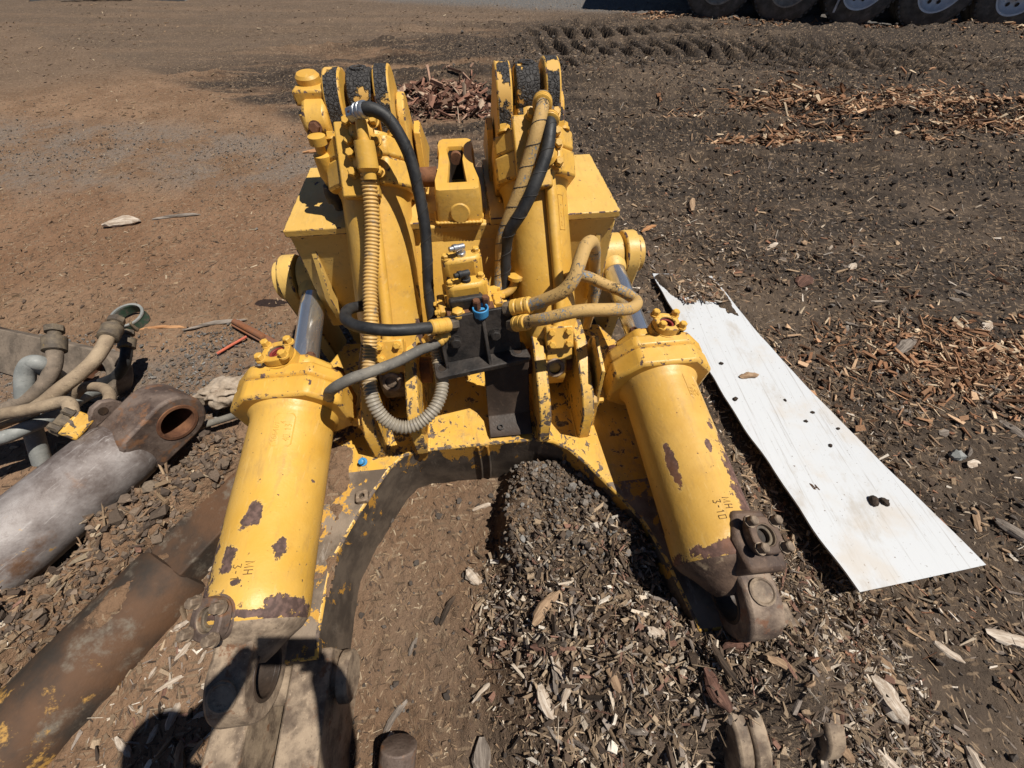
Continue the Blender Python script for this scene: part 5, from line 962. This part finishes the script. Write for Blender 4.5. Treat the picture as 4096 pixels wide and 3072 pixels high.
bed('wood_flecks', 1300, lambda x, y: (mound_mask(x, y) > .4) * 1.0, (-.1, .5, .3, .82), .006, .04, 'fines', tilt=.3, label='fine shreds on the clod bank inside the frame', cat='wood flecks')
bed('clods', 420, lambda x, y: (seg_d(x, y, (-1.24, .80), (-1.72, .02)) < .13) * 1.0, (-2, -1, -.2, 1.1), .016, .055, 'clodb', stone=True, label='large dry clods on the ridge beside the old cylinder', cat='clods', lift=-.02)
# larger pieces of wood and stone that can be told apart
def chunk(name, x, y, L, W, Th, yaw, mat, label, cat='wood chip', z=None, tilt=(0, 0), group=None, seed=0):
    rs = random.Random(seed * 31 + int(abs(x * 1000) + abs(y * 777))); nL_, nS = 6, 8; vs = []; fs = []
    for i in range(nL_ + 1):
        t = i / nL_; k = (min(t, 1 - t) * 2) ** .35 * .65 + .35; bend = .06 * L * math.sin(t * 3 + seed)
        for j in range(nS):
            a = 2 * math.pi * j / nS; rr = 1 + rs.uniform(-.28, .28)
            vs.append(((t - .5) * L + rs.uniform(-.04, .04) * L, (math.cos(a) * W / 2 * rr * k) + bend, math.copysign(abs(math.sin(a)) ** .6, math.sin(a)) * Th / 2 * rr * k))
    for i in range(nL_):
        for j in range(nS): fs.append((i * nS + j, i * nS + (j + 1) % nS, (i + 1) * nS + (j + 1) % nS, (i + 1) * nS + j)[::-1])
    fs += [tuple(range(nS)), tuple(range(nL_ * nS, (nL_ + 1) * nS))[::-1]]
    vs = [(q, -p, r) for p, q, r in vs]                          # grain along local y
    bb = MB(); bb.add(vs, fs)
    zz = float(hgt(np.array([x]), np.array([y]))[0]) if z is None else z
    o = bb.build(name, mat, sharp=8, mx=T(x, y, zz + Th * .38) @ RZm(yaw + math.pi / 2) @ Matrix.Rotation(tilt[0], 4, 'X') @ Matrix.Rotation(tilt[1], 4, 'Y'))
    return tag(o, label, cat, group)
for a in [
    ('wood_chunk', 1.098, -.005, .115, .065, .05, 1.9, 'wood_pale', 'thick pale split wood chunk in the mulch below the white board'),
    ('wood_chip', 1.045, -.13, .13, .034, .02, 2.2, 'wood_pale', 'long white splinter at the bottom right of the mulch'),
    ('wood_chip', 1.72, .165, .13, .05, .02, 2.9, 'wood_pale', 'pale cream wood chip at the right edge below the board'),
    ('wood_chip', 1.48, .12, .085, .03, .018, 2.4, 'wood_pale', 'white curved chip below the right corner of the board'),
    ('bark_piece', .537, .015, .095, .042, .025, 1.95, 'wood_red', 'dark red bark piece in the mulch heap'),
    ('bark_piece', .575, .055, .13, .022, .016, 2.1, 'wood_dark', 'dark narrow bark stick above the red bark piece'),
    ('wood_chunk', -.145, .355, .07, .042, .03, 2.3, 'wood_pale', 'rough pale wood lump alone on the soil inside the frame'),
    ('wood_chip', -.085, .015, .10, .014, .012, .65, 'wood_pale', 'pale stick propped up beside the mulch heap'),
    ('wood_chip', -.37, -.055, .11, .022, .015, .95, 'wood_grey', 'grey split stick near the steel bar end'),
    ('wood_chip', -.375, -.125, .075, .034, .02, 1.4, 'wood_pale', 'pale leaf-shaped chip left of the steel bar end'),
    ('bark_piece', -.085, -.145, .10, .05, .02, 1.7, 'wood_grey', 'broad grey bark slab at the bottom edge'),
    ('wood_chip', -.125, .625, .085, .022, .014, .35, 'wood_pale', 'pale stick at the foot of the frame wall'),
    ('wood_chip', -.34, .135, .055, .016, .01, 1.2, 'wood_grey', 'small grey chip on the bare soil of the frame pocket'),
    ('bark_piece', -.23, .245, .10, .022, .012, 1.1, 'wood_dark', 'dark brown strip on the bare soil of the frame pocket'),
    ('wood_chip', .20, .30, .11, .014, .012, .55, 'wood_pale', 'long pale sliver lying across the clod bank'),
    ('wood_chip', .10, -.01, .085, .045, .02, 2.0, 'wood_pale', 'broad pale flake in the middle of the mulch heap'),
    ('wood_chip', .17, .02, .10, .022, .014, .9, 'wood_pale', 'slim pale chip beside the broad flake in the mulch heap'),
    ('wood_chip', .11, .22, .13, .035, .022, .8, 'wood_tan', 'split tan stick at the top of the mulch heap'),
    ('wood_chip', 1.43, 3.06, .20, .05, .04, 1.25, 'wood_tan', 'thick short stick standing out on the dark soil behind the board'),
    ('wood_chip', 1.02, 2.75, .15, .04, .02, .6, 'wood_orange', 'orange splinter behind the right lift cylinder'),
    ('wood_chip', -2.95, 2.82, .24, .10, .05, .3, 'wood_pale', 'pale flat wood slab far left on the soil'),
    ('wood_chip', -2.6, 2.92, .34, .035, .02, .2, 'wood_grey', 'long thin grey stick beside the pale slab at the left'),
    ('wood_chip', -2.05, 1.70, .26, .025, .012, .05, 'wood_orange', 'thin orange strip behind the link arm'),
    ('bark_piece', -1.75, 1.72, .34, .03, .015, .25, 'wood_grey', 'long grey bark strip right of the green ring'),
    ('wood_chip', -1.86, 4.15, .30, .05, .03, .2, 'wood_orange', 'bright chip group lead piece on the grey soil behind the left ear'),
    ('bark_piece', 1.90, 2.12, .16, .09, .03, .7, 'wood_red', 'dark red bark flake right of the soiled board end'),
    ('bark_piece', 2.18, 1.52, .22, .07, .04, .6, 'wood_grey', 'grey bark slab at the edge of the orange bark scatter'),
    ('wood_chip', 1.95, 1.12, .16, .015, .012, 2.9, 'wood_grey', 'thin bent twig right of the board middle'),
    ('stone', 2.02, .86, .065, .05, .04, .2, 'hose_grey', 'dark blue-grey stone in the mulch right of the board', 'stone'),
    ('bark_piece', 2.02, .52, .14, .05, .035, 2.3, 'wood_grey', 'gnarled grey stick right of the board near end'),
    ('wood_chip', -.72, -.05, .06, .05, .015, .4, 'wood_tan', 'square tan chip left of the worn lug', ),
    ('wood_chip', -.92, .09, .055, .05, .012, .8, 'wood_orange', 'flat peach-coloured chip below the clod on the beam'),
]: chunk(*a)
p = on_board(.47, .42); chunk('wood_chip', p.x, p.y, .10, .035, .02, .1, 'wood_tan', 'tan wood chip lying on the middle of the white board', z=p.z)
for i, (s_, t_, sz, lb) in enumerate([(.42, .20, .022, 'small dark clod left of the chip on the white board'), (.545, .10, .026, 'dark pebble at the left edge of the white board'), (.555, .62, .016, 'dark crumb right of the middle of the white board'), (.60, .80, .018, 'dark crumb near the right edge of the white board'),
        (.845, .62, .045, 'larger mud clod near the near end of the white board'), (.85, .70, .038, 'round mud clod beside the larger one on the white board'), (.625, .66, .018, 'small crumb on the right half of the white board'), (.655, .90, .016, 'crumb at the right edge of the white board'), (.70, .68, .018, 'crumb below the middle of the white board')]):
    p = on_board(s_, t_); chunk('clod', p.x, p.y, sz, sz * .8, sz * .5, i, 'wood_dark', lb, 'clod', z=p.z, seed=i)
k = 0
rr = random.Random(5); kinds = ['wood_pale', 'wood_pale', 'wood_tan', 'wood_grey', 'wood_grey', 'wood_dark', 'wood_red']
COLN = {'wood_pale': 'pale', 'wood_tan': 'tan', 'wood_grey': 'grey', 'wood_dark': 'dark', 'wood_red': 'reddish', 'wood_orange': 'orange'}
def chip_label(reg, x, y, L, W, mat):
    shape = 'long thin' if W / L < .24 else ('broad flat' if W / L > .36 else 'short split'); size = 'large' if L > .085 else ('small' if L < .05 else 'middling')
    if reg == 'heap': where = 'beside the buried lugs' if x > .6 else ('near the clod bank' if y > .1 else ('at the bottom edge of the mulch heap' if y < -.12 else 'in the middle of the mulch heap'))
    elif reg == 'left': where = 'between beam and lift cylinder' if y > .1 else 'left of the worn lugs'
    else: where = 'near the bottom right corner' if y < .3 else ('beside the orange bark scatter' if y < 1.1 else ('within the orange bark scatter' if y < 1.8 else 'on the dark soil past the bark scatter'))
    return f'{size} {shape} {COLN[mat]} wood chip {where}'
for reg, n, bx in (('heap', 55, (-.02, 1.0, -.30, .25)), ('right', 60, (1.0, 3.0, -.3, 2.6)), ('left', 28, (-1.25, -.78, -.15, .40))):
    for i in range(n):
        for _ in range(30):
            x, y = rr.uniform(bx[0], bx[1]), rr.uniform(bx[2], bx[3])
            if reg != 'right' or x > 1.80 or y < .1 or (x > 1.4 and y > 2.2): break
        L = rr.uniform(.035, .10) * (1.2 if reg == 'right' else .85)
        mt_ = kinds[rr.randrange(3 if reg == 'left' else 7)]; W_ = L * rr.uniform(.16, .45)
        chunk('wood_chip', x, y, L, W_, rr.uniform(.008, .022), rr.uniform(0, 3.1), mt_, chip_label(reg, x, y, L, W_, mt_), tilt=(rr.uniform(-.35, .35), rr.uniform(-.4, .4)), group='loose wood chips, ' + reg, seed=i)

# ------------------------------------------------------------------ the person taking the picture (their shadow falls into the view)
M['cloth'] = plain('dark_clothes', (0.03, 0.035, 0.05), (0.05, 0.055, 0.07), 12, 0.9); M['skin'] = plain('skin', (0.45, 0.27, 0.19), (0.50, 0.31, 0.22), 8, 0.6, 0, 0.0005); M['phone'] = plain('phone_black', (0.02, 0.02, 0.022), (0.03, 0.03, 0.032), 8, 0.3)
def skin_mesh(name, verts, edges, radii, mat, parent, root=0, sub=2):
    me = bpy.data.meshes.new(name); me.from_pydata(verts, edges, []); o = bpy.data.objects.new(name, me); col.objects.link(o); o.parent = parent; me.materials.append(M[mat])
    sk = o.modifiers.new('skin', 'SKIN'); ly = me.skin_vertices[0] if me.skin_vertices else None
    if ly is None: bpy.context.view_layer.update(); ly = me.skin_vertices[0]
    for i, r in enumerate(radii): ly.data[i].radius = (r, r) if not isinstance(r, tuple) else r; ly.data[i].use_root = (i == root)
    sk.use_smooth_shade = True; s2 = o.modifiers.new('sub', 'SUBSURF'); s2.levels = sub; s2.render_levels = sub; return o
pe = empty('person', (-.30, -.42, 0)); tag(pe, 'person in dark clothes holding up a phone with both hands behind the view', 'person')
J = [(-.30, -.40, .96), (-.30, -.41, 1.12), (-.30, -.40, 1.30), (-.30, -.37, 1.43), (-.31, -.33, 1.50), (-.32, -.28, 1.56), (-.32, -.245, 1.63),        # pelvis, belly, chest, collar, neck, head, crown
     (-.14, -.39, 1.40), (.10, -.29, 1.29), (.115, -.10, 1.55), (.095, -.045, 1.625),                                                     # right arm
     (-.47, -.39, 1.40), (-.40, -.22, 1.31), (-.17, -.09, 1.56), (-.115, -.045, 1.625),                                                    # left arm
     (-.20, -.41, .90), (-.18, -.40, .50), (-.17, -.46, .10), (-.16, -.34, .04), (-.40, -.41, .90), (-.43, -.40, .50), (-.45, -.46, .10), (-.47, -.34, .04)]
E_ = [(0, 1), (1, 2), (2, 3), (3, 4), (4, 5), (5, 6), (3, 7), (7, 8), (8, 9), (9, 10), (3, 11), (11, 12), (12, 13), (13, 14), (0, 15), (15, 16), (16, 17), (17, 18), (0, 19), (19, 20), (20, 21), (21, 22)]
RD = [.13, .13, .135, .08, .055, .085, .075, .075, .066, .050, .036, .075, .060, .044, .034, .095, .065, .05, .045, .095, .065, .05, .045]
q0 = Vector((-.30, -.42, 0)); body = skin_mesh('body', [tuple(Vector(p) - q0) for p in J], E_, RD, 'cloth', pe)
MB().lathe(frame(Vector((-.32, -.255, 1.655)) - q0, (0, .25, 1)), [(-.035, .088), (0, .092), (.03, .078), (.055, .045), (.062, .01)], 24).build('hair', 'rubber', body)
def hand(side, wr):
    """palm with four unequal fingers wrapped on the phone edge and a thumb"""
    s = side; pts = [wr, (wr[0] - s * .012, wr[1] + .012, wr[2] + .035)]; ed = [(0, 1)]; rd = [.026, .024]
    for i, l in enumerate((.030, .036, .034, .026)):
        b0 = (wr[0] - s * .002, wr[1] + .022 - i * .004, wr[2] + .050 - i * .017); k = len(pts)
        pts += [b0, (b0[0] - s * .006, b0[1] + .012, b0[2] + .002), (b0[0] - s * l, b0[1] + .014, b0[2] + .0)]; ed += [(1, k), (k, k + 1), (k + 1, k + 2)]; rd += [.0095, .009, .0075]
    k = len(pts); pts += [(wr[0] - s * .018, wr[1] - .008, wr[2] + .02), (wr[0] - s * .034, wr[1] - .012, wr[2] + .036), (wr[0] - s * .046, wr[1] - .010, wr[2] + .046)]; ed += [(0, k), (k, k + 1), (k + 1, k + 2)]; rd += [.011, .0095, .008]
    return skin_mesh('hand', [tuple(Vector(p) - q0) for p in pts], ed, rd, 'skin', pe, 0, 1)
hand(1, (.098, -.045, 1.618)); hand(-1, (-.112, -.045, 1.618))
o = MB().box((0, 0, 0), (.165, .009, .078)).build('phone', 'phone', bevel=.004, mx=T(-.004, -.012, 1.628) @ Matrix.Rotation(R(-PITCH), 4, 'X')); tag(o, 'black phone held sideways between two hands', 'phone')
